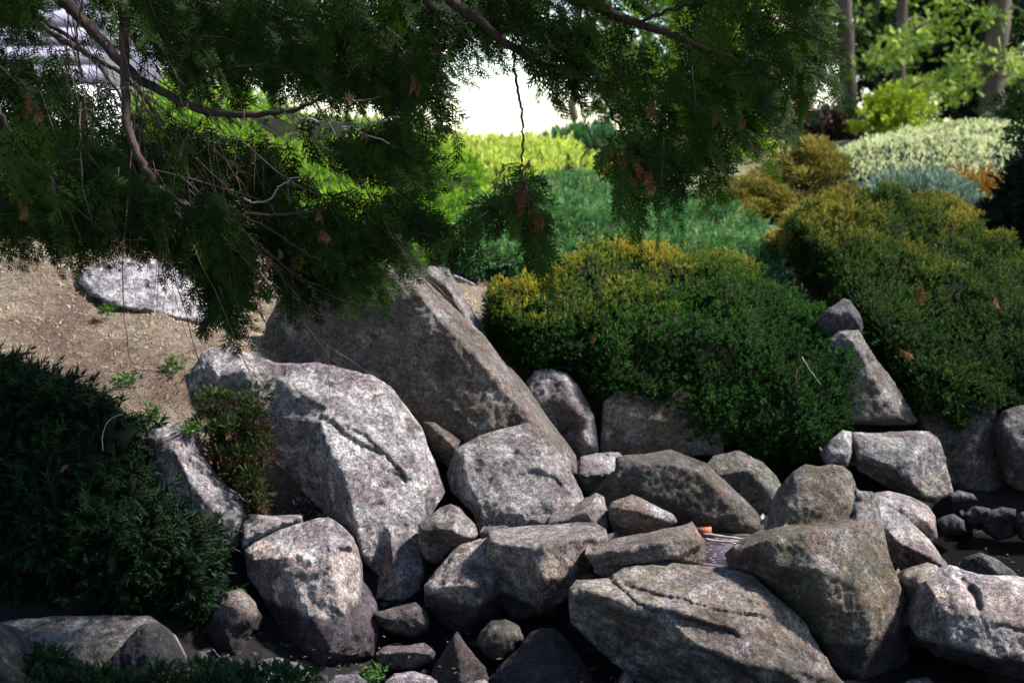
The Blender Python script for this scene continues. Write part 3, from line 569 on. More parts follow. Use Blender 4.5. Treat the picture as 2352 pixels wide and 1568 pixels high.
stone("boulder", "long low lichen-covered boulder under the dark yew at the lower left", [
    (-80, 1445, .2), (0, 1437, .2), (60, 1421, .22), (150, 1415, .24), (270, 1412, .22), (345, 1412, .2), (376, 1426, .15), (396, 1451, .08), (403, 1477, .02), (430, 1532, -.05), (425, 1640, -.1), (-80, 1650, 0)],
    [[(-60, 1478, .0), (80, 1475, -.08), (200, 1480, -.1), (330, 1462, -.06)], (150, 1540, -.16), (320, 1540, -.2), (50, 1560, -.1)], 6.75, .5, tone=.85, warm=.12, moss=.4, wet=0, rim=6, rim_d=.015)
stone("pointed_stone", "nearly black triangular stone in front of the long lichen boulder", [
    (225, 1560), (235, 1528, .02), (262, 1500, .05), (300, 1462, .08), (325, 1436, .1), (356, 1431, .1), (376, 1441, .08), (402, 1482, .04), (426, 1521), (438, 1570), (425, 1630), (240, 1630)],
    [[(340, 1445, .05), (335, 1500, -.08), (330, 1570, -.14)]], 6.5, .3, tone=.10, warm=.1, moss=.0, wet=0, rim=5, rim_d=.012)
stone("boulder", "greenish mossy boulder in the bottom left corner", [
    (-90, 1420, .1), (-20, 1425, .1), (5, 1440, .1), (34, 1477, .06), (62, 1522, .02), (98, 1580), (100, 1660), (-90, 1660)],
    [(-20, 1500, -.1), (20, 1560, -.15)], 6.2, .4, tone=.6, warm=.2, moss=.9, wet=0, bulge=.05)
stone("boulder", "rounded stone half hidden under the dark yew's right end", [
    (470, 1440), (500, 1385, .04), (522, 1360, .06), (550, 1352, .07), (576, 1376, .05), (593, 1411, 0), (586, 1442, 0), (568, 1472, .02), (566, 1525, .03), (520, 1535, .05), (490, 1490)],
    [], 7.1, .35, tone=.95, warm=.3, moss=.25, bulge=.14, bulge_r=60)
stone("boulder", "low wall boulder with grey lichen patches at the left end of the yew", [
    (1205, 880, .1), (1225, 852, .12), (1260, 846, .14), (1300, 855, .14), (1326, 886, .1), (1346, 921, .06), (1364, 952, .03), (1370, 1002), (1374, 1040), (1320, 1050), (1270, 1010), (1215, 925)],
    [[(1300, 880, .0), (1322, 940, -.12), (1350, 960, -.14)], (1270, 920, -.05), (1340, 1010, -.14)], 9.35, .5, tone=1.2, warm=.2, moss=.2, wet=0)
stone("boulder", "big blocky wall stone under the golden yew, mostly in shade", [
    (1378, 945), (1384, 922, .02), (1420, 895, .04), (1520, 885, .05), (1645, 890, .05), (1668, 960), (1665, 1045), (1500, 1055), (1400, 1058), (1380, 1035)],
    [(1450, 960, -.1), (1580, 970, -.1)], 9.4, .5, tone=1.25, warm=.5, moss=.3, wet=0)
stone("boulder", "greenish wall stone under the right end of the golden yew", [
    (1615, 1075, .05), (1640, 1047, .1), (1700, 1036, .12), (1752, 1060, .1), (1782, 1092, .06), (1798, 1132), (1785, 1200), (1700, 1210), (1660, 1130)],
    [[(1650, 1090, -.08), (1720, 1080, -.08), (1760, 1120, -.12)]], 9.0, .5, tone=1.05, warm=.3, moss=.5, wet=0)
stone("slab", "triangular wall slab standing on a thin dark gap between the two yews", [
    (1870, 850, .05), (1905, 780, .07), (1930, 758, .08), (1956, 751, .1), (1972, 757, .1), (2002, 802, .06), (2042, 872, .03), (2077, 922, .02), (2102, 952, .02), (2109, 966, .02), (2095, 976, .02), (2030, 972, .02), (1950, 981, .02), (1900, 975, .02), (1870, 930, .03)],
    [[(1955, 775, .0), (1985, 830, -.06), (2020, 890, -.1), (2060, 945, -.12), (2080, 965, -.1)], (1960, 900, -.08), (1970, 965, -.12)], 9.62, .45, tone=.85, warm=.3, moss=.3, wet=0, rim=6, rim_d=.012)
stone("small_stone", "dark cap stone at the tip of the triangular wall slab", [
    (1880, 745), (1900, 715), (1918, 700, .03), (1938, 687, .05), (1952, 690, .05), (1960, 704, .04), (1978, 727), (1983, 752), (1978, 772), (1940, 778), (1890, 775)], [[(1915, 722, -.05), (1955, 715, -.05), (1972, 745, -.04)]], 9.76, .3, tone=.4, warm=.1, moss=.15, wet=0)
stone("boulder", "pale block below the triangular slab with rusty leaves on its top", [
    (1953, 1015, .05), (1960, 992, .12), (2010, 986, .16), (2080, 986, .16), (2132, 991, .14), (2152, 1006, .1), (2172, 1052, .06), (2186, 1102, .03), (2188, 1132, .02), (2150, 1153, .0), (2100, 1148, .12), (2050, 1120, .16), (2010, 1100, .14), (1972, 1080, .1)],
    [[(1966, 1008, -.02), (2060, 1008, -.04), (2140, 1016, .0)], [(1970, 1050, -.1), (2030, 1065, -.18), (2090, 1105, -.16), (2125, 1145, -.1)], (2100, 1050, -.16), (2060, 1110, .05)], 9.15, .5, tone=1.0, warm=.12, moss=.3, smooth=1, rim=6, rim_d=.015)
stone("small_stone", "white wall stone wedged under the right end of the golden yew", [
    (1888, 1040), (1912, 1003, .04), (1936, 986, .06), (1956, 991, .04), (1958, 1042), (1948, 1075), (1900, 1070)], [], 9.1, .35, tone=1.25, warm=.1, moss=.1, wet=0, bulge=.12)
stone("slab", "tall upright grey wall slab standing in the pond under the right yew", [
    (2110, 950, .02), (2200, 930, .02), (2270, 900, .02), (2290, 930, .02), (2302, 1012, .0), (2311, 1112, -.04), (2314, 1185, -.05), (2200, 1185, -.05), (2168, 1060, 0), (2130, 1000, 0)],
    [(2220, 1050, -.08)], 9.75, .5, tone=.62, warm=.15, moss=.3, rim=6, rim_d=.012)
stone("boulder", "rounded wall stone at the right edge above the pond", [
    (2294, 972), (2310, 941, .05), (2352, 930, .06), (2440, 935, .06), (2450, 1135), (2352, 1136), (2312, 1112), (2297, 1042)], [(2360, 1040, -.06)], 9.6, .5, tone=.7, warm=.25, moss=.4, wet=0, bulge=.08)
stone("boulder", "white sunlit boulder on the grass slope under the cedar tips", [
    (176, 645, .1), (190, 622, .15), (240, 600, .2), (320, 590, .22), (420, 600, .22), (480, 640, .2), (540, 700, .15), (565, 748, .0), (520, 758, -.12), (440, 742, -.22), (350, 728, -.25), (270, 706, -.2), (212, 680, -.08)],
    [[(200, 645, .04), (300, 640, .02), (420, 660, .02), (500, 700, .04)]], 9.45, .6, tone=1.35, warm=.0, moss=.0, wet=0, rim=5, rim_d=.012, bulge=.05)
# gravel on the drained bed, coloured dark for the shade between the stones
pr = np.random.default_rng(55); npb = 1500
px_, py_ = pr.uniform(-1.6, 2.2, npb), pr.uniform(6.2, 8.6, npb); pz_ = ground_top(px_, py_)
k_ = pz_ < .12; px_, py_, pz_ = px_[k_], py_[k_], pz_[k_]
oct_v = np.array([(1, 0, 0), (0, 1, 0), (-1, 0, 0), (0, -1, 0), (.2, .1, .7), (.6, .6, .35), (-.6, .55, .3), (-.55, -.6, .35), (.6, -.55, .3)], float)
oct_t = np.array([(0, 5, 4), (5, 1, 4), (1, 6, 4), (6, 2, 4), (2, 7, 4), (7, 3, 4), (3, 8, 4), (8, 0, 4), (0, 1, 5), (1, 2, 6), (2, 3, 7), (3, 0, 8)], np.int32)
ps = pr.uniform(.004, .042, len(px_)) ** 1.0; sc_ = pr.uniform(.7, 1.3, (len(px_), 1, 3)); an_ = pr.uniform(0, 6.28, len(px_))
vv_ = oct_v[None] * sc_ * ps[:, None, None]; cx_, sx_ = np.cos(an_)[:, None], np.sin(an_)[:, None]
vv_ = np.stack([vv_[..., 0] * cx_ - vv_[..., 1] * sx_ + px_[:, None], vv_[..., 0] * sx_ + vv_[..., 1] * cx_ + py_[:, None], vv_[..., 2] + pz_[:, None]], -1)
tt_ = (oct_t[None] + (np.arange(len(px_)) * 9)[:, None, None]).reshape(-1, 3)
o = link("gravel", mesh_np("gravel", vv_.reshape(-1, 3), tt_, plain_material("shaded_gravel", [(.3, (.012, .011, .012)), (.7, (.035, .03, .03))], 9, .8, .2))); o["kind"] = "stuff"; tag(o, "gravel coloured dark like the shade on the drained pond bed between the stones", "gravel")
ln_ = 600; lx, ly = pr.uniform(-1.6, 3.6, ln_), pr.uniform(6.2, 9.6, ln_); lz = np.maximum(ground_top(lx, ly), -.02 * (lx > 1.55)) + .012
k_ = lz < .16; lx, ly, lz = lx[k_], ly[k_], lz[k_]; la = pr.uniform(0, 6.28, len(lx)); ls = pr.uniform(.008, .022, len(lx))
lv = np.array([(-1, 0, 0), (0, -.4, .1), (1, 0, .0), (0, .4, .15)], float)[None] * ls[:, None, None]; cx_, sx_ = np.cos(la)[:, None], np.sin(la)[:, None]
lv = np.stack([lv[..., 0] * cx_ - lv[..., 1] * sx_ + lx[:, None], lv[..., 0] * sx_ + lv[..., 1] * cx_ + ly[:, None], lv[..., 2] + lz[:, None]], -1)
lt = (np.array([(0, 1, 2), (0, 2, 3)], np.int32)[None] + (np.arange(len(lx)) * 4)[:, None, None]).reshape(-1, 3)
o = link("leaf_litter", mesh_np("leaf_litter", lv.reshape(-1, 3), lt, plain_material("fallen_leaf", [(.3, (.03, .014, .008)), (.5, (.06, .03, .014)), (.7, (.11, .065, .035))], 3, .8, 0))); o["kind"] = "stuff"; tag(o, "small brown fallen leaves between the stones on the pond bed", "leaves")
# stones in the pond and chips of stone between the boulders
PG = "small stones standing in the pond"
for lab, ol, Y, tn, kwv in [
    ("wet dark stone with an orange leaf on it in the pond", [(2150, 1200), (2165, 1185), (2190, 1180), (2215, 1195), (2220, 1222), (2160, 1225)], 8.9, .5, {}),
    ("square bluish stone at the back of the pond", [(2255, 1195), (2265, 1170), (2300, 1160), (2335, 1168), (2342, 1195), (2338, 1232), (2290, 1245), (2260, 1225)], 9.0, .55, {}),
    ("dark stone in the pond at the right picture edge", [(2338, 1200), (2345, 1178), (2380, 1170), (2430, 1190), (2430, 1240), (2350, 1240)], 8.9, .5, {}),
    ("sharp bluish stone in the pond above the corner boulder", [(2208, 1302), (2225, 1275), (2250, 1266), (2285, 1280), (2330, 1312), (2345, 1332), (2220, 1330)], 8.0, .75, {}),
    ("flat pale chip with orange leaves lying before the tall wall slab", [(2180, 1140), (2200, 1128), (2235, 1135), (2245, 1147), (2215, 1155), (2185, 1153)], 9.3, .9, {}),
    ("submerged stone at the foot of the tall wall slab", [(2215, 1180), (2240, 1160), (2275, 1165), (2290, 1195), (2250, 1215), (2220, 1205)], 9.2, .4, {})]:
    stone("pond_stone", lab, ol, [], Y, .25, tone=tn * .5, tol=6, warm=.15, moss=.1, wet=0, bulge=.04, facet=(30, .02), group=PG, rim=8, rim_d=.02)
for lab, ol, Y, tn, wm in [
    ("pale chip at the bottom edge right of the stepped boulder", [(2040, 1590), (2080, 1562), (2130, 1555), (2150, 1568), (2150, 1610), (2050, 1610)], 6.7, .95, .3),
    ("tan tip of a small stone at the bottom edge under the striped boulder", [(1412, 1590), (1428, 1550), (1438, 1541), (1452, 1560), (1465, 1590), (1440, 1610)], 6.7, .9, .6),
    ("small grey stone at the bottom edge between the two pointed stones", [(1055, 1590), (1080, 1565), (1115, 1558), (1135, 1585), (1120, 1620), (1060, 1620)], 6.65, .7, .2),
    ("white chip left of the stepped boulder's knob", [(1755, 1195), (1768, 1175), (1785, 1165), (1800, 1200), (1785, 1215), (1760, 1215)], 7.75, 1.3, .0),
    ("brown stone in the hollow behind the mauve-grey boulder's foot", [(1100, 1225), (1120, 1210), (1160, 1205), (1180, 1215), (1150, 1240), (1110, 1245)], 7.7, .6, .3),
    ("dark stone in the hollow under the long low slab", [(1290, 1345), (1320, 1318), (1365, 1310), (1390, 1335), (1360, 1360), (1310, 1370)], 7.4, .45, .3)]:
    stone("small_stone", lab, ol, [], Y, .22, tone=tn, warm=wm, moss=.1, wet=0, bulge=.07, rim=7, rim_d=.02)
# ------------------------------------------------------------------ shoots and leaves
def tri_leaf(b, d, up, L, wd):
    """one pointed leaf: 2 triangles folded on the midrib"""
    b, d, up = map(np.asarray, (b, d, up)); s = np.cross(d, up); s = s / (np.linalg.norm(s) + 1e-9)
    return [b, b + d * L * .45 + s * wd, b + d * L, b + d * L * .45 - s * wd], [(0, 1, 2), (0, 2, 3)]
def build(parts):
    V, T, k = [], [], 0
    for v, t in parts:
        V += [np.asarray(x, float) for x in v]; T += [(a + k, b + k, c + k) for a, b, c in t]; k += len(v)
    return np.array(V), np.array(T, np.int32)
def one_tri(b, t, s): return [np.asarray(b) + s, np.asarray(b) - s, np.asarray(t)], [(0, 1, 2)]
def shoot_yew(n, L, nl, wd, seed):
    r = np.random.default_rng(seed); parts = []
    for k in range(n):
        u = (k + .5) / n; a = k * 2.4 + r.uniform(-.4, .4); x = L * u
        side = np.array([0, math.cos(a), math.sin(a)]); d = np.array([.75, 0, 0]) + side * (1.0 - .5 * u); d /= np.linalg.norm(d)
        s = np.cross(d, [1, 0, 0]); s /= np.linalg.norm(s) + 1e-9
        parts.append(one_tri(np.array([x, 0, 0]), np.array([x, 0, 0]) + d * nl * (1.05 - .35 * u), s * wd * .5))
    return build(parts)
def shoot_flat(seed, L=1.0, nb=8, nl=4, wl=.115, spread=.55):
    """flat cedar spray: alternate branchlets, each feathered with scale-leaf tips; unit length"""
    r = np.random.default_rng(seed); parts = []; Z = np.array([0, 0, 1.0])
    ax = lambda u: np.array([u * L, .03 * math.sin(u * 4 + seed), -.16 * u * u * L])
    for k in range(nb):
        u = .06 + .86 * k / nb; sgn = 1 if k % 2 else -1; b = ax(u); Lb = spread * L * (1 - .75 * u) * r.uniform(.8, 1.15) * (.55 + .45 * min(1, u * 5))
        ang = math.radians(r.uniform(36, 52)); d = np.array([math.cos(ang), sgn * math.sin(ang), r.uniform(-.18, .08)]); d /= np.linalg.norm(d)
        n_ = np.cross(d, Z); n_ /= np.linalg.norm(n_)
        parts.append(one_tri(b, b + d * Lb, n_ * wl * .22))
        for j in range(nl):
            w_ = .12 + .82 * j / nl; s2 = 1 if j % 2 else -1; bb = b + d * Lb * w_; a2 = math.radians(r.uniform(28, 42)) * s2
            dd = d * math.cos(a2) + n_ * math.sin(a2) + Z * r.uniform(-.12, .08); ln = Lb * .42 * (1 - .55 * w_)
            q = np.cross(dd, Z); q /= np.linalg.norm(q)
            parts.append(one_tri(bb, bb + dd * ln, q * wl * .34))
    parts.append(one_tri(ax(0), ax(.6), np.array([0, wl * .18, 0])))
    e = ax(.55)
    for sgn in (-.5, 0, .5): parts.append(one_tri(e, e + np.array([.46, sgn * .4, -.1]) * L, np.array([0, wl * .3, 0])))
    return build(parts)
def shoot_plume(n, seed, wd=.05, spread=.32):
    r = np.random.default_rng(seed); parts = []
    for k in range(n):
        u = k / n * .75; a = r.uniform(0, 6.28); sd_ = np.array([0, math.cos(a), math.sin(a)]); d = np.array([1, 0, 0]) + sd_ * spread * r.uniform(.4, 1.5); d /= np.linalg.norm(d)
        s = np.cross(d, [0, .3, 1]); s /= np.linalg.norm(s)
        parts.append(one_tri(np.array([u, 0, 0]) + sd_ * .03, np.array([u, 0, 0]) + d * r.uniform(.3, .5) * (1.1 - .4 * u), s * wd * .5))
    return build(parts)
def shoot_leafy(n, seed, wd=.16, ln=.4, spread=1.0):
    r = np.random.default_rng(seed); parts = []
    for k in range(n):
        u = r.uniform(.05, .8); a = k * 2.4; sd_ = np.array([0, math.cos(a), math.sin(a)]); d = np.array([1.0, 0, 0]) + sd_ * spread * r.uniform(.5, 1.2); d /= np.linalg.norm(d)
        parts.append(tri_leaf(np.array([u, 0, 0]), d, np.array([1, 0, 0]) - sd_ * .5, ln, wd * .5))
    return build(parts)
def unit(a): return a / np.maximum(np.linalg.norm(a, axis=-1, keepdims=True), 1e-9)
def scatter(templates, P, Fw, Up, S, tint, r, tvar=.24):
    """place shoots: arrays of base point, forward, up, size and tint -> verts, tris, tint"""
    Fw = unit(Fw); R = unit(np.cross(Fw, Up)); U = np.cross(R, Fw)
    Vs, Ts, Cs, k = [], [], [], 0
    which = r.integers(0, len(templates), len(P))
    for ti, (tv, tt) in enumerate(templates):
        m = np.where(which == ti)[0]
        if not len(m): continue
        v = (P[m, None, :] + S[m, None, None] * (tv[None, :, 0:1] * Fw[m, None, :] - tv[None, :, 1:2] * R[m, None, :] + tv[None, :, 2:3] * U[m, None, :]))
        c = tint[m, None] + r.normal(0, tvar * .35, (len(m), len(tv))) + tvar * (tv[None, :, 0] / max(tv[:, 0].max(), 1e-6) - .5)  # shoot bases darker, tips lighter: shade contrast put into the tint
        t = tt[None] + (np.arange(len(m)) * len(tv))[:, None, None] + k
        Vs.append(v.reshape(-1, 3)); Ts.append(t.reshape(-1, 3)); Cs.append(c.ravel()); k += len(m) * len(tv)
    return np.concatenate(Vs), np.concatenate(Ts), np.concatenate(Cs)
def sample_surface(V, T, n, r, weight=None):
    a, b, c = V[T[:, 0]], V[T[:, 1]], V[T[:, 2]]; cr = np.cross(b - a, c - a); ar = np.linalg.norm(cr, axis=1)
    if weight is not None: ar = ar * weight(cr / np.maximum(ar, 1e-12)[:, None], (a + b + c) / 3)
    i = r.choice(len(T), n, p=ar / ar.sum()); u = r.uniform(0, 1, (n, 2)); f = u.sum(1) > 1; u[f] = 1 - u[f]
    P = a[i] + u[:, :1] * (b[i] - a[i]) + u[:, 1:] * (c[i] - a[i]); return P, unit(cr[i])
def tube(P, R, k=6):
    """tapered tube along points"""
    P = np.asarray(P, float); n = len(P); R = np.asarray(R, float) if np.ndim(R) else np.full(n, R)
    d = unit(np.gradient(P, axis=0)); ref = np.array([0.1, .2, 1.0]); s = unit(np.cross(d, ref)); u = np.cross(s, d)
    a = np.arange(k) / k * 2 * np.pi
    V = (P[:, None] + R[:, None, None] * (np.cos(a)[None, :, None] * s[:, None] + np.sin(a)[None, :, None] * u[:, None])).reshape(-1, 3)
    T = []
    for i in range(n - 1):
        for j in range(k):
            p, q = i * k + j, i * k + (j + 1) % k; T += [(p, q, q + k), (p, q + k, p + k)]
    for j in range(1, k - 1): T += [(0, j + 1, j), ((n - 1) * k, (n - 1) * k + j, (n - 1) * k + j + 1)]
    return V, np.array(T, np.int32)
def smooth_line(P, m=6, wob=0, r=None):
    P = np.asarray(P, float); n = len(P)
    if n < 3: out = np.linspace(P[0], P[-1], m * (n - 1) + 1)
    else:
        Q = np.vstack([2 * P[0] - P[1], P, 2 * P[-1] - P[-2]]); out = []
        for i in range(1, n):
            p0, p1, p2, p3 = Q[i - 1], Q[i], Q[i + 1], Q[i + 2]
            for t in np.arange(m) / m: out.append(.5 * (2 * p1 + (p2 - p0) * t + (2 * p0 - 5 * p1 + 4 * p2 - p3) * t * t + (3 * p1 - p0 - 3 * p2 + p3) * t ** 3))
        out.append(P[-1]); out = np.array(out)
    if wob and r is not None: out = out + r.normal(0, wob, out.shape)
    return out
def join(parts):
    V, T, k = [], [], 0
    for v, t in parts: V.append(v); T.append(t + k); k += len(v)
    return np.concatenate(V), np.concatenate(T)

# ------------------------------------------------------------------ shrubs
def shrub(name, label, cat, outline, inner, Y, T, leaf, templates, n, size, tintf, group=None, lump=(.10, 2.2), lean=(0, 0, .5), bulge=.5, bulge_r=None, spread=.8, seed=1, depth=(-.10, .05), clump=None, front_only=True, twigs=0, g=14, jit=6, core=None, core_in=.06, gap=0.0, stray=.03, inset=.0):
    r = np.random.default_rng(seed)
    V, Tt, nf = solid(outline, inner, Y, T, g=g, bulge=bulge, bulge_r=bulge_r, rim=20, rim_d=.05, jit=jit, smooth=4, seed=seed)
    nrm = vnormals(V, Tt)
    d = lump[0] * fbm(V * lump[1] + seed, 3, seed, .6)
    if clump: d = d + clump[0] * np.sqrt(np.abs(1 - np.clip(np.abs(vnoise(V * clump[1] + seed * 3, seed + 5)) * 2.2, 0, 1)))
    d = d - d[:nf].mean() - inset
    V = V + nrm * d[:, None]; nrm = vnormals(V, Tt)
    base = np.array([V[:, 0].mean(), Y + T * .4, V[:, 2].min()])
    root = thing(name, label, cat, base, group)
    link("dark_core", mesh_np("dark_core", V - nrm * core_in - base, Tt, core or M_CORE, smooth=True), root)  # solid dark body painted for the shaded inside of the shrub
    def wgt(nn, cc): return np.where((nn[:, 1] < .35) | (nn[:, 2] > .3), 1.0, .12 if front_only else .5)
    P, Nn = sample_surface(V, Tt, n, r, wgt)
    cl = fbm(P * 7 + seed, 2, seed + 9); big = fbm(P * 2.2 + seed, 2, seed + 3)
    if gap:
        keep = (cl + .5 * big + r.normal(0, .25, len(P))) > -gap; P, Nn, cl, big = P[keep], Nn[keep], cl[keep], big[keep]
    off = r.uniform(depth[0], depth[1], len(P)) + .035 * cl
    P = P + Nn * off[:, None]
    Fw = Nn + np.array(lean) + r.normal(0, spread * .5, P.shape)
    Up = r.normal(0, 1, P.shape)
    S = size * r.uniform(.65, 1.35, len(P)); st_ = r.random(len(P)) < stray; S[st_] *= 1.6; P[st_] += Nn[st_] * r.uniform(.02, .09, (st_.sum(), 1))
    tint = tintf(P, Nn, cl, off, r)
    v, t, c = scatter(templates, P, Fw, Up, S, tint, r)
    o = link("foliage", mesh_np("foliage", v - base, t, leaf, {"tint": c}), root); o["kind"] = "stuff"
    if twigs:
        Pt, Nt = sample_surface(V, Tt, twigs, r, wgt); parts = []
        for p, q in zip(Pt, Nt):
            dd = unit(q + r.normal(0, .6, 3)); L = r.uniform(.12, .3); parts.append(tube(smooth_line([p - dd * L, p, p + unit(dd + r.normal(0, .4, 3)) * L * .35], 3), [.004, .0035, .003, .003, .0025, .002, .0015], 4))
        vv, tt = join(parts); o = link("twigs", mesh_np("twigs", vv - base, tt, M_TWIG), root); o["kind"] = "stuff"
    return root, V, Tt

YEW = [shoot_yew(9, .85, .55, .20, s) for s in range(4)]
YEWF = [shoot_yew(18, 1.0, .45, .10, s + 10) for s in range(4)]
PLUME = [shoot_plume(7, s, .17, .5) for s in range(4)]
FLAT = [shoot_flat(s) for s in range(5)]
FLATLOW = [shoot_flat(s + 20, nb=6, nl=3, wl=.17) for s in range(4)]
LEAFY = [shoot_leafy(6, s) for s in range(4)]

M_YEWG = leaf_material("golden_yew_leaf", [(.0, (.006, .018, .004)), (.3, (.014, .050, .008)), (.52, (.03, .095, .012)), (.72, (.11, .14, .016)), (.95, (.34, .28, .028))], .2, gain=.75)
M_YEWR = leaf_material("olive_yew_leaf", [(.0, (.008, .018, .005)), (.35, (.018, .050, .009)), (.58, (.05, .095, .012)), (.78, (.15, .14, .02)), (1, (.31, .245, .035))], .2, gain=.75)
M_YEWD = leaf_material("dark_yew_leaf", [(.0, (.003, .006, .002)), (.5, (.008, .024, .007)), (1, (.020, .056, .014))], .06, .6, .1)  # near-black leaf colour, standing in part for the deep shade
M_JUN = leaf_material("juniper_leaf", [(.0, (.012, .035, .016)), (.4, (.05, .135, .05)), (.7, (.12, .25, .10)), (1, (.34, .30, .2))], .2, gain=1.15)
M_LIME = leaf_material("lime_conifer_leaf", [(.0, (.02, .05, .008)), (.4, (.085, .18, .018)), (.7, (.2, .33, .035)), (1, (.46, .48, .10))], .3, gain=1.15)
M_MOUND = leaf_material("mound_leaf", [(.0, (.06, .10, .015)), (.4, (.24, .32, .05)), (.7, (.46, .50, .12)), (1, (.66, .62, .25))], .3, gain=1.15)
M_PALE = leaf_material("pale_hedge_leaf", [(.0, (.06, .10, .04)), (.4, (.24, .31, .13)), (.7, (.48, .52, .28)), (1, (.72, .70, .44))], .2, gain=.98)
M_GOLD = leaf_material("gold_cypress_leaf", [(.0, (.02, .03, .008)), (.35, (.09, .085, .014)), (.65, (.165, .135, .03)), (1, (.33, .25, .075))], .2, gain=1.15)
M_ORANGE = leaf_material("orange_shrub_leaf", [(.0, (.05, .025, .008)), (.5, (.22, .11, .022)), (1, (.42, .24, .07))], .2, gain=1.15)
M_BLUE = leaf_material("blue_juniper_leaf", [(.0, (.03, .05, .04)), (.5, (.13, .19, .16)), (1, (.30, .37, .33))], .15, gain=1.15)
M_DARKCONE = leaf_material("dark_evergreen_leaf", [(.0, (.004, .010, .005)), (.6, (.012, .032, .014)), (1, (.03, .06, .02))], .1)
M_PINE = leaf_material("pine_leaf", [(.0, (.010, .024, .006)), (.4, (.045, .095, .016)), (.7, (.15, .24, .035)), (1, (.40, .46, .10))], .12, gain=1.15)
M_CEDAR = leaf_material("cedar_leaf", [(.0, (.007, .014, .003)), (.4, (.022, .050, .008)), (.75, (.058, .122, .012)), (1, (.125, .19, .035))], .42, .7, .08, gain=.62)
M_DEAD = leaf_material("dead_spray_leaf", [(.0, (.08, .030, .014)), (.5, (.19, .078, .04)), (1, (.33, .17, .09))], .2)
M_TANLEAF = leaf_material("tan_twig_leaf", [(.0, (.16, .10, .075)), (.5, (.40, .28, .21)), (1, (.62, .48, .38))], .1, gain=1.15)
M_BROWNLEAF = leaf_material("brown_bush_leaf", [(.0, (.012, .008, .006)), (.5, (.04, .024, .018)), (1, (.10, .06, .045))], .1)
M_YELLOWTREE = leaf_material("yellow_green_leaf", [(.0, (.02, .05, .006)), (.5, (.14, .20, .015)), (1, (.40, .36, .03))], .3, gain=1.15)

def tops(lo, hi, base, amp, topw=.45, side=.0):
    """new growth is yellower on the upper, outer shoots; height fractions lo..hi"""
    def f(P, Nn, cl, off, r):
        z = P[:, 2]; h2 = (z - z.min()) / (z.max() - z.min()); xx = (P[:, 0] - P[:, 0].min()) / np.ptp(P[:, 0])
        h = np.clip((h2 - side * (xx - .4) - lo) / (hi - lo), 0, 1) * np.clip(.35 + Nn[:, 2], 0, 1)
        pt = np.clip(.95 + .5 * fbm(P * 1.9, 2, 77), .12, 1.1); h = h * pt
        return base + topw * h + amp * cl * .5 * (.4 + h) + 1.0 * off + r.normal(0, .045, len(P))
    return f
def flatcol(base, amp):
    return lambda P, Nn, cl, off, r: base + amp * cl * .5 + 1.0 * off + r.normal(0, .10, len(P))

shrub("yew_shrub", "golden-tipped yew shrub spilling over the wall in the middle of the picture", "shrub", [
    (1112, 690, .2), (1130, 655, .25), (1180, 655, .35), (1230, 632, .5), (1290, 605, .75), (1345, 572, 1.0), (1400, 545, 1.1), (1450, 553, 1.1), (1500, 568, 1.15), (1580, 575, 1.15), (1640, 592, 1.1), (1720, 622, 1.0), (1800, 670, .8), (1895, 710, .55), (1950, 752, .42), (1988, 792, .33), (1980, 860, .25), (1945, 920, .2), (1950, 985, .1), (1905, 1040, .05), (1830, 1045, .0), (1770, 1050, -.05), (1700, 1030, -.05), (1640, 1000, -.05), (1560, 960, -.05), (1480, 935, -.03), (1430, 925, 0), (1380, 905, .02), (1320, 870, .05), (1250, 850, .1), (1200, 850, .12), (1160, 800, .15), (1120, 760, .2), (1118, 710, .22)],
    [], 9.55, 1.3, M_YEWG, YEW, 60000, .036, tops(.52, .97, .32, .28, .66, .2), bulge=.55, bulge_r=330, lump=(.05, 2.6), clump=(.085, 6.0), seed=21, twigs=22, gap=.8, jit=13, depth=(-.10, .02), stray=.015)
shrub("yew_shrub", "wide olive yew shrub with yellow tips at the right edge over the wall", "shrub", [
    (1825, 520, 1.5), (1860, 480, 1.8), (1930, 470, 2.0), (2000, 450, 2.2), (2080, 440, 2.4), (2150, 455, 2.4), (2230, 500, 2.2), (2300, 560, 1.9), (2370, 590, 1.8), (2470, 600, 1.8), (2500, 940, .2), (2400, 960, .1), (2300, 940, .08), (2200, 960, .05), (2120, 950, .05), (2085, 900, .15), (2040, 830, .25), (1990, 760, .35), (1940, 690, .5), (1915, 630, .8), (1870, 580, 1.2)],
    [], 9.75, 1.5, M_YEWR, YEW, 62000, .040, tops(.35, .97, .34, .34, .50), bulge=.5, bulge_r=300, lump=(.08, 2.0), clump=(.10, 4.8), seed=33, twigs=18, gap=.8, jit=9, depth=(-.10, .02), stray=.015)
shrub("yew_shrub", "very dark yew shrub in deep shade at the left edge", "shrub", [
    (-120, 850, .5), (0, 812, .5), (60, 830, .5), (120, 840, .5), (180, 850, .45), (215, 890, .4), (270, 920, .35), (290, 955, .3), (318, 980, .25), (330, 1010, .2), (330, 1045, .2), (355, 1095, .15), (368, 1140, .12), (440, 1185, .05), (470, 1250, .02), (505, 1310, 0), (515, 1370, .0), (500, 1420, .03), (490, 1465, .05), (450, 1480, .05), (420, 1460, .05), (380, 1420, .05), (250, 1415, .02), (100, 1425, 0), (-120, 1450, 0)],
    [], 7.25, .9, M_YEWD, YEWF, 17000, .085, flatcol(.42, .5), bulge=.32, bulge_r=260, lump=(.08, 2.4), clump=(.08, 4.5), seed=45, lean=(.3, -.1, .15), gap=.5, jit=12, stray=.05, depth=(-.12, .03), inset=.06)
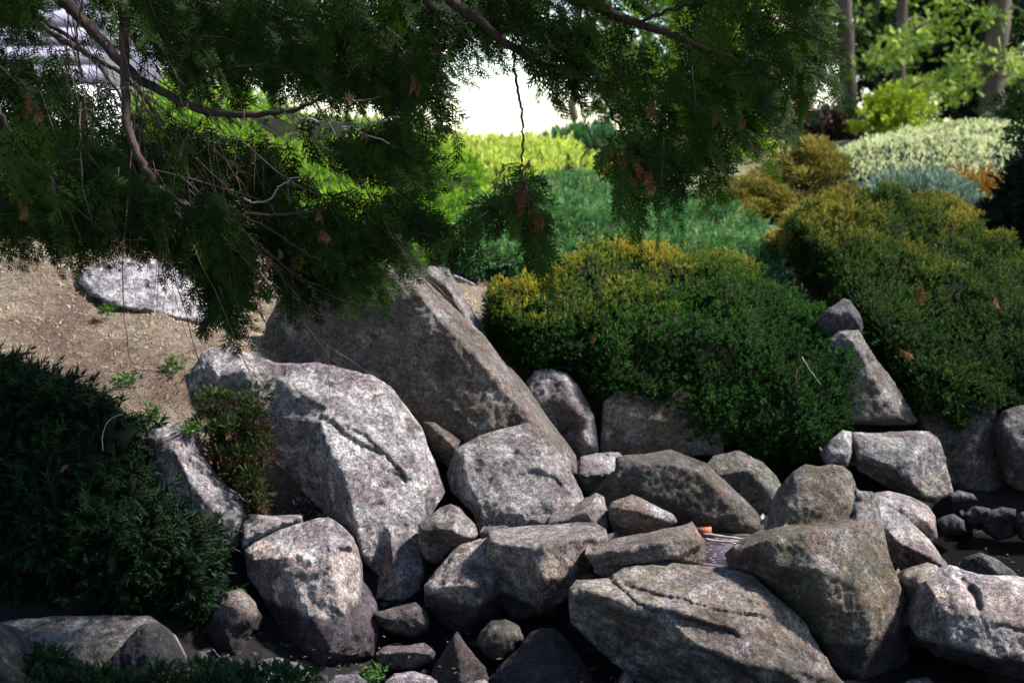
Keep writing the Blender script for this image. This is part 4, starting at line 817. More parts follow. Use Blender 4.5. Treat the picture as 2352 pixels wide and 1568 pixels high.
shrub("creeping_juniper", "blue-green creeping juniper carpeting the slope behind the golden yew", "ground cover", [
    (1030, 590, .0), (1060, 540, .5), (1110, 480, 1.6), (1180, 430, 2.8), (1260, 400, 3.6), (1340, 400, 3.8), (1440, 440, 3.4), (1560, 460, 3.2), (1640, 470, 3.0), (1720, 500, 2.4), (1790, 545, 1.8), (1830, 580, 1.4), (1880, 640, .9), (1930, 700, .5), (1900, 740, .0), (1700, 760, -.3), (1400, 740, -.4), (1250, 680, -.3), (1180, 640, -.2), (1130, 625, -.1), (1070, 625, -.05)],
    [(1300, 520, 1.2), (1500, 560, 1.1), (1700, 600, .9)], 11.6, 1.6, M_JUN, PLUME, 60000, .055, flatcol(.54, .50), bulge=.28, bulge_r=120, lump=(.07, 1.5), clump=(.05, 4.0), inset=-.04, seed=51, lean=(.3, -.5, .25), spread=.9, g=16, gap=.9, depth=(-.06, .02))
shrub("golden_juniper", "bright lime-green juniper mound behind the cedar branches", "ground cover", [
    (430, 470, 2.0), (440, 380, 3.4), (500, 290, 5.5), (600, 262, 6.0), (800, 275, 6.0), (980, 330, 5.4), (1040, 360, 4.4), (1090, 400, 3.2), (1080, 470, 1.6), (1040, 540, .6), (980, 600, .1), (860, 640, 0), (700, 650, -.1), (560, 640, 0), (470, 580, .6)],
    [(700, 470, 1.6), (850, 500, 1.2)], 11.8, 1.6, M_LIME, PLUME, 30000, .085, flatcol(.52, .45), bulge=.25, bulge_r=120, lump=(.10, 1.6), clump=(.06, 2.2), inset=-.04, seed=61, lean=(.3, -.4, .6), g=16, gap=1.0)
shrub("golden_juniper", "sunlit yellow-green mound on the crest below the bright sky", "ground cover", [
    (940, 400, .4), (985, 345, 1.6), (1060, 325, 2.4), (1140, 318, 2.8), (1220, 335, 2.6), (1300, 355, 2.2), (1350, 385, 1.6), (1360, 420, .8), (1280, 440, .2), (1180, 460, 0), (1080, 500, -.6), (960, 480, -.3)],
    [(1150, 400, .9)], 15.3, 2.0, M_MOUND, PLUME, 18000, .08, flatcol(.56, .40), bulge=.3, bulge_r=90, lump=(.10, 1.6), inset=-.04, seed=71, lean=(.2, -.3, .7), g=14)
shrub("dome_shrub", "low dark green dome on the crest beside the pale thin trunk", "shrub", [
    (1205, 350), (1235, 318), (1300, 298), (1370, 294), (1440, 306), (1500, 338), (1540, 380), (1520, 420), (1400, 420), (1290, 390)], [], 19.0, 2.0, M_JUN, PLUME, 9000, .10, flatcol(.30, .3), bulge=.9, lump=(.1, 1.2), seed=75)
shrub("dome_hedge", "large pale cream-green clipped dome in full sun at the upper right", "hedge", [
    (1905, 372, 1.2), (1930, 345, 1.5), (1990, 318, 1.9), (2060, 300, 2.2), (2140, 288, 2.4), (2230, 280, 2.5), (2330, 275, 2.5), (2460, 278, 2.4), (2600, 330, 1.6), (2600, 470, 0), (2352, 480, -.2), (2200, 470, -.2), (2060, 450, -.1), (1960, 430, .2)],
    [(2250, 360, .8)], 17.0, 3.0, M_PALE, LEAFY, 24000, .062, flatcol(.78, .5), bulge=.7, bulge_r=120, lump=(.03, 1.5), inset=.0, seed=81, lean=(0, -.2, .4), spread=.8, g=14, jit=2, depth=(-.06, .02), stray=0)
shrub("blue_juniper", "grey-blue juniper in front of the pale clipped dome", "shrub", [
    (1990, 450), (2010, 420, .3), (2060, 405, .5), (2130, 410, .5), (2180, 425, .5), (2230, 450, .4), (2270, 490, .3), (2300, 560, .1), (2250, 580), (2100, 520), (2020, 490)], [], 14.2, 1.2, M_BLUE, PLUME, 9000, .09, flatcol(.5, .5), bulge=.5, lump=(.12, 1.8), clump=(.06, 3), seed=85)
shrub("dome_shrub", "small rusty orange dome left of the dark cone at the right edge", "shrub", [
    (2160, 440), (2195, 420, .2), (2250, 411, .3), (2310, 418, .2), (2350, 450), (2350, 530), (2290, 530), (2220, 490)], [], 15.0, 1.2, M_ORANGE, PLUME, 7000, .08, flatcol(.55, .4), bulge=.5, lump=(.05, 2), seed=87)
shrub("conifer", "dark narrow conifer cut by the right picture edge", "tree", [
    (2322, 560), (2324, 490), (2332, 430), (2346, 385), (2366, 350), (2395, 330), (2440, 345), (2480, 450), (2490, 590), (2380, 610), (2320, 600)], [], 12.6, 1.0, M_DARKCONE, YEW, 6000, .10, flatcol(.4, .4), bulge=.4, lump=(.06, 2.4), inset=.10, seed=89)
def cushions(name, label, outline, Y, n, rad, mat, N_, size, seed, tint=.45, group=None, dep=.9, foot_at=None):
    """a false cypress: rounded cushions of thread foliage at the ends of dark branches"""
    r = np.random.default_rng(seed); ol = np.array(outline, float); c = ol.mean(0)
    x0, y0 = ol.min(0); x1, y1 = ol.max(0); ctr = []
    while len(ctr) < n:
        p = r.uniform((x0, y0), (x1, y1))
        if in_poly(p[:1], p[1:], ol)[0]: ctr.append(p)
    ctr = np.array(ctr); R = rad * r.uniform(.6, 1.25, n)
    up = np.clip((y1 - ctr[:, 1]) / (y1 - y0), 0, 1)
    Pc = W(ctr[:, 0], ctr[:, 1], Y + dep * up + r.uniform(-.25, .3, n) * min(1, dep * 1.3))
    foot = W(c[0], y1, Y + .75 * dep); base = np.array([foot[0], foot[1], min(foot[2], Pc[:, 2].min()) - .1])
    root = thing(name, label, "shrub", base, group)
    i = r.integers(0, n, N_); d = unit(r.normal(0, 1, (N_, 3)) + np.array([0, -.2, .5])); P = Pc[i] + d * R[i, None] * np.array([1.15, 1, .75]) * r.uniform(.75, 1.0, (N_, 1))
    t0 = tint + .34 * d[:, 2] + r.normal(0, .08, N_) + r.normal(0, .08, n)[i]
    v, t, cc = scatter(PLUME, P, d + np.array([0, 0, .25]) + r.normal(0, .35, d.shape), r.normal(0, 1, d.shape), size * r.uniform(.7, 1.3, N_), t0, r)
    o = link("foliage", mesh_np("foliage", v - base, t, mat, {"tint": cc}), root); o["kind"] = "stuff"
    parts = [tube(smooth_line([base, (base + p) / 2 + np.array([0, 0, -.05]) + r.normal(0, .05, 3), p], 4), np.linspace(.028, .007, 9), 5) for p in Pc[:: max(1, n // 40)]]
    vv, tt = join(parts); link("branches", mesh_np("branches", vv - base, tt, M_CORE), root)
    return root
cushions("false_cypress", "gold-bronze cushion-like cypress left of the pale clipped dome", [
    (1650, 490), (1640, 440), (1700, 420), (1745, 400), (1780, 355), (1820, 335), (1880, 345), (1915, 390), (1960, 430), (2010, 460), (1990, 480), (1900, 500), (1830, 530), (1760, 510)], 14.2, 90, .17, M_GOLD, 17000, .055, 91)
cushions("false_cypress", "low gold cypress cushions at the left tip of the right yew", [
    (1822, 545), (1830, 505), (1870, 485), (1920, 490), (1930, 530), (1880, 570), (1840, 580)], 11.4, 26, .13, M_GOLD, 7000, .045, 93, tint=.5)
cushions("false_cypress", "small orange-gold tuft between the juniper carpet and the right yew", [
    (1770, 555), (1790, 530), (1815, 550), (1832, 585), (1810, 590)], 11.9, 9, .08, M_GOLD, 2000, .045, 95, tint=.6)
cushions("false_cypress", "small yellow cypress tuft showing behind the dead cedar tips", [
    (1400, 395), (1430, 372), (1480, 378), (1520, 395), (1490, 420), (1430, 420)], 15.8, 14, .13, M_GOLD, 2500, .09, 97, tint=.7)
cushions("creeper", "brown and green creeping shrub in the cleft left of the broad boulder", [
    (460, 950), (480, 915), (540, 895), (600, 910), (590, 945), (612, 980), (610, 1060), (618, 1120), (605, 1165), (575, 1165), (540, 1100), (490, 1040), (470, 1000)], 7.72, 80, .065, leaf_material("creeper_leaf", [(.0, (.03, .014, .008)), (.22, (.11, .045, .022)), (.36, (.07, .032, .018)), (.46, (.02, .035, .010)), (.8, (.028, .06, .014)), (1, (.12, .12, .04))], .15, var=1.2), 3000, .045, 99, tint=.42, dep=.35)
cushions("weed_patch", "dark leafy weeds in front of the stones at the bottom left", [
    (70, 1500), (120, 1510), (230, 1540), (300, 1560), (440, 1540), (560, 1520), (640, 1545), (700, 1555), (700, 1600), (60, 1600)], 6.1, 80, .06, leaf_material("weed_leaf", [(.0, (.07, .03, .01)), (.25, (.03, .03, .01)), (.5, (.012, .035, .014)), (1, (.03, .07, .022))], .1, var=.9), 2600, .055, 101, tint=.40, dep=.3)
# ------------------------------------------------------------------ trees behind
def poly_points(poly, n, r):
    P = np.array(poly, float); x0, y0 = P.min(0); x1, y1 = P.max(0); out = []
    while sum(map(len, out)) < n:
        x = r.uniform(x0, x1, n * 3); y = r.uniform(y0, y1, n * 3); m = in_poly(x, y, P); out.append(np.c_[x[m], y[m]])
    return np.concatenate(out)[:n]
def bg_tree(name, label, trunk, r0, r1, Y, crown, n, size, mat, tintf, seed, templates=LEAFY, clump_r=.3, per=26, limbs=14, group=None, bark=None, depth=1.2, cat="tree", back=0.0):
    """trunk: picture points from the foot up; crown: list of polygons with a clump count each"""
    r = np.random.default_rng(seed)
    tp = W([p[0] for p in trunk], [p[1] for p in trunk], [Y] * len(trunk)); tp[0, 2] = ground_z(tp[0, 0], tp[0, 1]) - .05
    base = tp[0].copy(); root = thing(name, label, cat, base, group)
    line = smooth_line(tp, 6, .012, r)
    v, t = tube(line, np.linspace(r0, r1, len(line)), 9); link("trunk", mesh_np("trunk", v - base, t, bark or M_BARK, smooth=True), root)
    Pc = []
    for poly, k in crown:
        q = poly_points(poly, k, r); Pc.append(W(q[:, 0], q[:, 1], Y + back + r.uniform(-depth, depth, k)))
    if Pc:
        Pc = np.concatenate(Pc); m = len(Pc)
        for i in r.permutation(m)[:limbs]:
            j = np.argmin(np.linalg.norm(line - Pc[i] - np.array([0, 0, -.25]), axis=1)); a = line[j]; e = Pc[i]
            v, t = tube(smooth_line([a, (a + e) / 2 + np.array([0, 0, .12]) + r.normal(0, .06, 3), e], 5), np.linspace(min(.035, r0 * .5), .008, 11), 5)
            link("branch", mesh_np("branch", v - base, t, bark or M_BARK), root)
        i = np.repeat(np.arange(m), per); d = unit(r.normal(0, 1, (m * per, 3))); P = Pc[i] + d * clump_r * (r.uniform(0, 1, (m * per, 1)) ** .5) * np.array([1.3, 1.1, .6])
        tint = tintf + .25 * (P[:, 2] - Pc[i][:, 2]) / clump_r + r.normal(0, .1, m)[i] + r.normal(0, .08, len(P))  # clump tops lighter, undersides darker: light and shade put into the tint
        v, t, c = scatter(templates, P, d * .7 + np.array([0, -.1, .1]) + r.normal(0, .3, d.shape), r.normal(0, 1, d.shape), size * r.uniform(.6, 1.3, len(P)), tint, r)
        o = link("crown", mesh_np("crown", v - base, t, mat, {"tint": c}), root); o["kind"] = "stuff"
    return root
# bright conifer right of the gap of sky
bg_tree("conifer", "bright green conifer column to the right of the bright gap of sky", [(1560, 400), (1560, 100), (1570, -400)], .18, .06, 20.5,
        [([(1395, 300), (1385, 200), (1400, 80), (1420, -60), (1450, -300), (1680, -300), (1730, 0), (1760, 150), (1770, 330), (1700, 380), (1500, 370)], 260)], 0, .29, M_LIME, .58, 111, FLATLOW, .32, 14, 10, depth=1.1)
PINES = "tall conifers at the upper right"
M_BARKR = plain_material("rough_grey_bark", [(.3, (.045, .032, .026)), (.6, (.12, .09, .075)), (.8, (.26, .20, .165))], 6, .9, .9, .04, .15, (1, 1, .2))
bg_tree("conifer", "tall conifer whose brown trunk stands left of the yellow-green round bush", [(1950, 360), (1948, 200), (1942, 0), (1940, -400)], .17, .10, 25,
        [([(1760, -150), (2080, -150), (2060, 40), (1960, 60), (1880, 150), (1760, 200), (1700, 60)], 20), ([(1830, 60), (1930, 30), (1930, 180), (1880, 230)], 9)], 0, .17, M_PINE, .58, 113, FLATLOW, .28, 34, 12, PINES, M_BARKR, back=.7)
bg_tree("conifer", "conifer with a slim pale trunk behind the yellow-green round bush", [(2062, 350), (2064, 200), (2072, 60), (2080, -400)], .13, .07, 24,
        [([(1985, -120), (2230, -120), (2220, 40), (2130, 120), (2060, 60), (1990, 50)], 16), ([(1990, 120), (2060, 110), (2080, 160), (2000, 165)], 7), ([(2040, 60), (2110, 70), (2110, 120), (2050, 110)], 6), ([(2080, 170), (2180, 190), (2200, 230), (2100, 220)], 8)], 0, .15, M_PINE, .74, 115, FLATLOW, .24, 36, 14, PINES, M_BARKR, back=.6)
bg_tree("conifer", "conifer with a thick ridged trunk near the right edge behind the pale dome", [(2276, 345), (2280, 200), (2290, 60), (2300, -400)], .22, .15, 22,
        [([(2140, -100), (2460, -100), (2450, 150), (2352, 210), (2240, 160), (2170, 80)], 17), ([(2190, 130), (2260, 130), (2250, 220), (2200, 210)], 9), ([(2300, 110), (2400, 110), (2400, 200), (2310, 190)], 10)], 0, .14, M_PINE, .72, 117, FLATLOW, .24, 36, 14, PINES, M_BARKR, back=.6)
bg_tree("conifer", "dark leaning trunk and black foliage left of the thick ridged trunk", [(2215, 340), (2200, 270), (2165, 205), (2130, 150), (2060, -100)], .14, .08, 28,
        [([(2170, 240), (2240, 220), (2300, 200), (2420, 220), (2420, 330), (2180, 330)], 80), ([(1960, -60), (2420, -60), (2420, 200), (2150, 200), (1960, 200)], 230)], 0, .34, M_DARKCONE, .5, 119, LEAFY, .42, 26, 8, PINES, M_BARKR)  # wide dark mass added behind the pines to blacken the gaps between them
bg_tree("conifer", "pale-barked slender trunk between the two brown trunks", [(2018, 350), (2018, 230), (2014, 150), (2010, -200)], .085, .06, 27,
        [([(1960, -100), (2080, -100), (2060, 100), (1980, 120)], 16)], 0, .34, M_PINE, .3, 121, LEAFY, .4, 24, 4, PINES, M_BARKR)
bg_tree("round_bush", "round yellow-green bush between the trunks behind the pale dome", [(2060, 345), (2060, 260)], .06, .03, 21,
        [([(1990, 310), (2005, 250), (2040, 218), (2085, 215), (2110, 250), (2118, 300), (2080, 320)], 46)], 0, .2, M_YELLOWTREE, .45, 123, LEAFY, .2, 26, 6, cat="shrub", depth=.5)
bg_tree("bare_bush", "dark brown leafless bush left of the yellow-green round bush", [(1880, 360), (1880, 300)], .05, .03, 23,
        [([(1840, 350), (1850, 300), (1880, 262), (1925, 255), (1960, 290), (1965, 345)], 52)], 0, .22, M_BROWNLEAF, .45, 125, PLUME, .24, 26, 10, cat="shrub", depth=.5)
bg_tree("bare_bush", "pinkish tan bush of dry twigs in sun behind the bare sapling", [(1790, 360), (1790, 300)], .05, .03, 30,
        [([(1690, 370), (1720, 300), (1760, 262), (1830, 250), (1870, 280), (1880, 360)], 70)], 0, .34, M_TANLEAF, .6, 127, PLUME, .34, 24, 10, cat="shrub", depth=.6)
bg_tree("bare_bush", "tan dry bush glimpsed through the cedar at the top right", [(1830, 340), (1820, 200), (1810, 100)], .06, .03, 33,
        [([(1770, 40), (1850, 20), (1910, 70), (1890, 130), (1800, 140)], 26)], 0, .4, M_TANLEAF, .35, 129, PLUME, .5, 20, 8, cat="tree", depth=.6)
bg_tree("sapling", "bare thin sapling with one side branch left of the gold cypress", [(1807, 345), (1806, 300), (1804, 240), (1803, 170)], .028, .012, 18, [], 0, .1, M_PINE, .3, 131)
sap = bpy.data.objects["sapling"]
v, t = tube(smooth_line(W([1806, 1780, 1750, 1735], [310, 300, 285, 260], [18] * 4), 5), np.linspace(.014, .006, 16), 5); link("branch", mesh_np("branch", v - np.array(sap.location), t, M_BARK), sap)
M_TANBARK = plain_material("tan_bark", [(.3, (.26, .18, .11)), (.7, (.46, .35, .23))], 5, .8, .5, .02, .2, (1, 1, .3))
bg_tree("young_tree", "thin tree with a pale tan trunk standing in the bright gap of sky", [(1316, 318), (1318, 240), (1322, 150), (1325, 40), (1330, -200)], .075, .05, 22,
        [([(1230, 60), (1410, 50), (1400, 110), (1320, 140), (1250, 110)], 22), ([(1200, -200), (1450, -200), (1430, 0), (1240, 20)], 60)], 0, .26, M_BLUE, .1, 133, PLUME, .3, 16, 26, bark=M_TANBARK)
bg_tree("young_tree", "sunlit lime green tree glimpsed behind the cedar on the left", [(430, 420), (430, 300), (420, 200), (420, 100)], .08, .04, 18,
        [([(300, 330), (220, 260), (235, 200), (330, 190), (470, 220), (600, 230), (640, 270), (500, 330)], 80)], 0, .22, M_LIME, .5, 135, LEAFY, .25, 22, 6)
bg_tree("conifer", "drooping dark green bough hanging in at the right picture edge", [(2640, 560), (2640, 300), (2630, 0), (2620, -400)], .2, .1, 13.5,
        [([(2325, 160), (2362, 120), (2390, 330), (2345, 350), (2325, 280)], 9), ([(2370, 60), (2560, 0), (2600, 200), (2420, 220)], 20)], 0, .2, M_PINE, .12, 137, FLATLOW, .17, 22, 24, depth=.3)
# dark stones on the crest
stone("boulder", "grey-black boulder on the sunny crest behind the cedar branches", [
    (985, 300), (1010, 288, .1), (1050, 300, .1), (1085, 322, .05), (1120, 345), (1110, 360), (1060, 362), (1000, 345)], [], 18.3, .6, tone=.35, wet=0, bulge=.15, moss=0, warm=0, jit=1)

# ------------------------------------------------------------------ house behind the cedar on the left
M_SIDING = plain_material("lavender_siding", [(.3, (.24, .22, .29)), (.7, (.28, .255, .33))], 2, .6, .1, .003)
M_TRIM = plain_material("white_trim", [(.3, (.76, .76, .76)), (.7, (.82, .82, .82))], 3, .5, 0)
M_ROOF = plain_material("grey_shingle", [(.3, (.06, .06, .065)), (.7, (.13, .13, .135))], 9, .9, .4)
M_GLASS = plain_material("dark_glass", [(.3, (.03, .035, .04)), (.7, (.05, .055, .06))], 1, .05, 0, spec=.6)
def box(x0, x1, y0, y1, z0, z1):
    V = np.array([(x, y, z) for x in (x0, x1) for y in (y0, y1) for z in (z0, z1)], float)
    return V, np.array([(0, 1, 3), (0, 3, 2), (4, 6, 7), (4, 7, 5), (0, 4, 5), (0, 5, 1), (2, 3, 7), (2, 7, 6), (0, 2, 6), (0, 6, 4), (1, 5, 7), (1, 7, 3)], np.int32)
hx1 = float(W(285, 100, 17)[0]); hx0 = hx1 - 8.0; hb = np.array([(hx0 + hx1) / 2, 17.0, 2.3])
house = thing("house", "lavender clapboard house over a white board filling a bright patch, behind the cedar at the upper left", "house", hb)
house.rotation_euler = (0, 0, math.radians(-5))
def hl(nm, VT, m): return link(nm, mesh_np(nm, VT[0], VT[1], m), house)
hl("wall", box(-4, 4, .05, 5, .0, 3.6), M_SIDING); hl("white_base_board", box(-4.02, 4.02, -.03, .05, -.3, .95), M_TRIM)  # white board added to fill the bright patch below the siding
bw = box(-4.0, 4.0, -.012, .05, 0, .22); bv = bw[0].copy(); bv[(bv[:, 1] < 0) & (bv[:, 2] < .1), 1] = -.02
pm = mesh_np("plank", bv, bw[1], M_SIDING)
for k in range(12): link("plank", pm, house, (0, 0, .955 + .212 * k))
hl("corner_board", box(3.9, 4.06, -.06, .06, .95, 3.6), M_TRIM)
wn = hl("window", box(-1.4, -.2, -.07, -.046, 1.5, 2.9), M_TRIM); link("pane", mesh_np("pane", *box(-1.3, -.3, -.078, -.071, 1.58, 2.82), M_GLASS), wn)
rv = np.array([(-4.4, -.5, 3.55), (4.4, -.5, 3.55), (4.4, 2.5, 5.4), (-4.4, 2.5, 5.4), (-4.4, 5.5, 3.55), (4.4, 5.5, 3.55)], float); rv = np.vstack([rv, rv + [0, 0, .12]])
rt = np.array([(6, 7, 8), (6, 8, 9), (9, 8, 11), (9, 11, 10), (0, 2, 1), (0, 3, 2), (3, 5, 2), (3, 4, 5), (0, 1, 7), (0, 7, 6), (4, 10, 11), (4, 11, 5), (0, 6, 9), (0, 9, 3), (3, 9, 10), (3, 10, 4), (1, 2, 8), (1, 8, 7), (2, 5, 11), (2, 11, 8)], np.int32)
hl("roof", (rv, rt), M_ROOF)

# ------------------------------------------------------------------ the overhanging cedar
cr = np.random.default_rng(404)
cb = np.array([-3.7, 7.6, float(ground_z(np.array([-3.7]), np.array([7.6]))[0]) - .05])
cedar = thing("cedar_tree", "dark cedar hanging its drooping branches across the whole top of the picture", "tree", cb)
tl = smooth_line([cb, cb + [.05, .0, 1.2], cb + [-.05, .05, 3.0], cb + [.05, 0, 6.0], cb + [0, 0, 8.0]], 8)
v, t = tube(tl, np.linspace(.24, .09, len(tl)), 12); link("trunk", mesh_np("trunk", v - cb, t, M_BARK, smooth=True), cedar)
def on_trunk(z): return np.array([cb[0] + .02, cb[1], z])
def limb(pts, r0, r1, mat=None, start=None, nm="branch", k=7):
    P = [W(p[0], p[1], p[2] - (.45 if p[2] > 6.45 and p[0] > 90 else 0)) for p in pts]; r0 *= .72; r1 *= .85
    if start is not None: P = [on_trunk(start)] + P
    L = smooth_line(P, 6, .004, cr); L[0] = P[0]
    v, t = tube(L, np.linspace(r0, r1, len(L)), k); link(nm, mesh_np(nm, v - cb, t, mat or M_BARK, smooth=True), cedar); return L
px2m = 6.8 / F
B1 = limb([(200, -260, 7.4), (265, -120, 7.35), (283, 0, 7.3), (285, 120, 7.2), (288, 240, 7.1), (308, 340, 7.0), (348, 408, 6.95), (400, 455, 6.9), (455, 480, 6.9), (540, 492, 6.9), (660, 493, 6.85), (742, 485, 6.8)], .045, .006, start=5.0)
B2 = limb([(-60, -150, 7.6), (60, -70, 7.55), (140, 0, 7.5), (230, 88, 7.4), (300, 165, 7.35), (400, 225, 7.2), (480, 255, 7.1), (560, 263, 7.0), (650, 257, 6.95), (700, 245, 6.95), (740, 222, 6.9), (762, 203, 6.9)], .05, .006, start=4.6)
limb([(650, 257, 6.95), (700, 272, 6.95), (770, 285, 6.9), (850, 283, 6.9), (922, 267, 6.85)], .009, .004, M_PALETWIG)
limb([(735, 226, 6.9), (780, 228, 6.9), (830, 232, 6.9), (882, 214, 6.85)], .007, .003, M_PALETWIG)
limb([(775, 287, 6.9), (850, 310, 6.9), (935, 352, 6.9)], .006, .003, M_PALETWIG)
B3 = limb([(-80, -60, 7.7), (0, 5, 7.6), (70, 45, 7.55), (160, 100, 7.5), (230, 140, 7.5), (300, 190, 7.45), (380, 290, 7.4)], .034, .008, start=4.2)
limb([(-80, 40, 7.8), (60, 30, 7.7), (120, 60, 7.65), (200, 120, 7.6), (280, 230, 7.5), (330, 330, 7.45)], .025, .006, start=4.0)
B4 = limb([(-60, 170, 6.8), (0, 257, 6.7), (46, 334, 6.65), (116, 408, 6.6), (136, 455, 6.6), (162, 495, 6.6), (190, 560, 6.6)], .016, .004, start=3.9)
limb([(137, 455, 6.6), (200, 500, 6.6), (260, 545, 6.55), (340, 552, 6.55)], .006, .003)
limb([(490, 440, 6.8), (520, 470, 6.8), (570, 500, 6.8), (640, 540, 6.75), (700, 580, 6.7), (740, 600, 6.7)], .008, .003)
limb([(560, 455, 6.8), (585, 465, 6.8), (625, 455, 6.75), (640, 430, 6.75), (690, 405, 6.7)], .006, .003, M_PALETWIG)
limb([(190, -20, 6.7), (178, 80, 6.7), (185, 150, 6.7), (205, 190, 6.7), (260, 203, 6.75), (300, 195, 6.8)], .007, .004)
limb([(-100, -420, 7.5), (500, -360, 6.9), (860, -160, 6.6), (973, 0, 6.5), (1009, 39, 6.45), (1072, 84, 6.4), (1114, 112, 6.4)], .04, .004, start=5.6)
B6 = limb([(-100, -520, 7.4), (400, -420, 6.9), (800, -220, 6.5), (960, -80, 6.4), (1037, 0, 6.35), (1079, 32, 6.3), (1118, 63, 6.3), (1177, 109, 6.3), (1255, 148, 6.3), (1311, 169, 6.3), (1367, 186, 6.25), (1417, 188, 6.25), (1494, 176, 6.2)], .055, .006, start=6.0)
limb([(1177, 113, 6.3), (1183, 160, 6.3), (1190, 210, 6.3), (1198, 262, 6.3), (1200, 320, 6.3), (1198, 370, 6.3), (1196, 410, 6.28), (1215, 455, 6.26), (1228, 505, 6.25)], .010, .005)
limb([(1367, 188, 6.25), (1392, 232, 6.25), (1420, 290, 6.25), (1445, 335, 6.25), (1456, 380, 6.25), (1460, 405, 6.25)], .008, .004)
limb([(1311, 172, 6.3), (1327, 222, 6.3), (1346, 282, 6.3), (1366, 340, 6.3), (1380, 372, 6.3)], .0045, .0025)
limb([(1417, 190, 6.25), (1442, 214, 6.25), (1482, 252, 6.2), (1540, 290, 6.2), (1600, 335, 6.15), (1680, 370, 6.1)], .006, .003)
B7 = limb([(300, -640, 7.0), (900, -420, 6.5), (1200, -110, 6.2), (1311, -10, 6.2), (1372, 16, 6.2), (1413, 34, 6.2), (1483, 60, 6.15), (1554, 84, 6.1), (1614, 112, 6.1), (1700, 140, 6.05), (1800, 190, 6.0)], .055, .006, start=6.4)
limb([(1556, 84, 6.1), (1575, 76, 6.1), (1612, 60, 6.1)], .006, .004, M_PALETWIG)
limb([(1470, 52, 6.15), (1540, 20, 6.1), (1640, 10, 6.05), (1760, 40, 6.0), (1880, 90, 5.95), (1950, 150, 5.95)], .012, .004)
limb([(620, 50, 6.9), (700, 48, 6.9), (760, 42, 6.85), (820, 26, 6.8)], .005, .003, M_PALETWIG)
limb([(830, -20, 6.7), (850, 50, 6.7), (880, 90, 6.65), (930, 130, 6.6), (955, 170, 6.6)], .005, .003)
# bare inner twigs, too many to count: long thin arcs that run down and to the right
parts = []
for k in range(115):
    L = (B1, B2, B3)[cr.integers(0, 3)]; m = len(L); a = L[cr.integers(int(m * .25), int(m * .8))] + cr.normal(0, .07, 3)
    d = unit(np.array([cr.uniform(-.15, .95), cr.normal(0, .25), -cr.uniform(.35, 1.2)])); ln = cr.uniform(.35, 1.05)
    bnd = cr.normal(0, .12, 3); p1 = a + d * ln * .4 + bnd * .5; p2 = a + d * ln * .75 + bnd + [.03, 0, -.04]; p3 = a + d * ln + bnd * 1.3 + [.10 * ln, 0, -.02]
    r0 = cr.uniform(.0015, .0040); S = smooth_line([a, p1, p2, p3], 4, .003, cr); parts.append(tube(S, np.linspace(r0, r0 * .4, len(S)), 4))
    for j in range(cr.integers(1, 4)):
        b = S[cr.integers(4, len(S) - 1)]; dd = unit(d + cr.normal(0, .6, 3)); parts.append(tube(smooth_line([b, b + dd * ln * .12, b + dd * ln * .24 + [0, 0, -.03]], 3), np.linspace(r0 * .55, r0 * .25, 7), 4))
vv, tt = join(parts); o = link("twigs", mesh_np("twigs", vv - cb, tt, M_TWIG), cedar); o["kind"] = "stuff"

def fronds(n_by_poly, seed, per=11, spray=(.075, .145), drop=.7, length=(.20, .36), tint0=.42, coarse=False):
    """leafy shoots: a drooping twig with flat sprays on both sides"""
    r = np.random.default_rng(seed); Ps, Fs, Us, Ss, Ts, tw = [], [], [], [], [], []
    for poly, n, (ya, yb), (dx, dz) in n_by_poly:
        q = poly_points(poly, n, r); A = W(q[:, 0], q[:, 1], r.uniform(ya, yb, n))
        D = unit(np.c_[r.normal(dx, .45, n), r.normal(-.1, .35, n), r.normal(dz, .35, n)]); Ln = r.uniform(*length, n); ct = r.normal(0, .13, n)
        for i in range(n):
            pn = unit(np.array([r.normal(0, .35), r.normal(-.75, .35), r.normal(.55, .3)])); sd = unit(np.cross(D[i], pn)); L = Ln[i]; a = A[i] - D[i] * L * .55
            u = (np.arange(per) + .3) / per; pos = a + D[i] * (u * L)[:, None] + np.array([0, 0, -drop]) * (L * u ** 2 * .5)[:, None]
            sg = np.where(np.arange(per) % 2, 1, -1.); an = r.uniform(.55, .95, per) * (1 - .55 * u)
            f = D[i] * np.cos(an)[:, None] + sd * (sg * np.sin(an))[:, None] + np.array([0, 0, -.35]) * u[:, None] + r.normal(0, .12, (per, 3))
            Ps.append(pos); Fs.append(f); Us.append(np.repeat(pn[None], per, 0) + r.normal(0, .25, (per, 3))); Ss.append(r.uniform(*spray, per) * (1.1 - .45 * u)); Ts.append(tint0 + ct[i] + r.normal(0, .07, per))
            if not coarse and i % 2 == 0: tw.append(tube(np.array([a, a + D[i] * L * .5 + [0, 0, -drop * L * .12], pos[-1]]), [.0032, .002, .001], 3))
    v, t, c = scatter(FLAT, np.concatenate(Ps), np.concatenate(Fs), np.concatenate(Us), np.concatenate(Ss), np.concatenate(Ts), r, .16)
    o = link("foliage", mesh_np("foliage", v - cb, t, M_CEDAR, {"tint": c}), cedar); o["kind"] = "stuff"
    if tw:
        vv, tt = join(tw); o = link("twigs", mesh_np("twigs", vv - cb, tt, M_TWIG), cedar); o["kind"] = "stuff"
RD, DN = (.45, -.55), (.15, -.9)
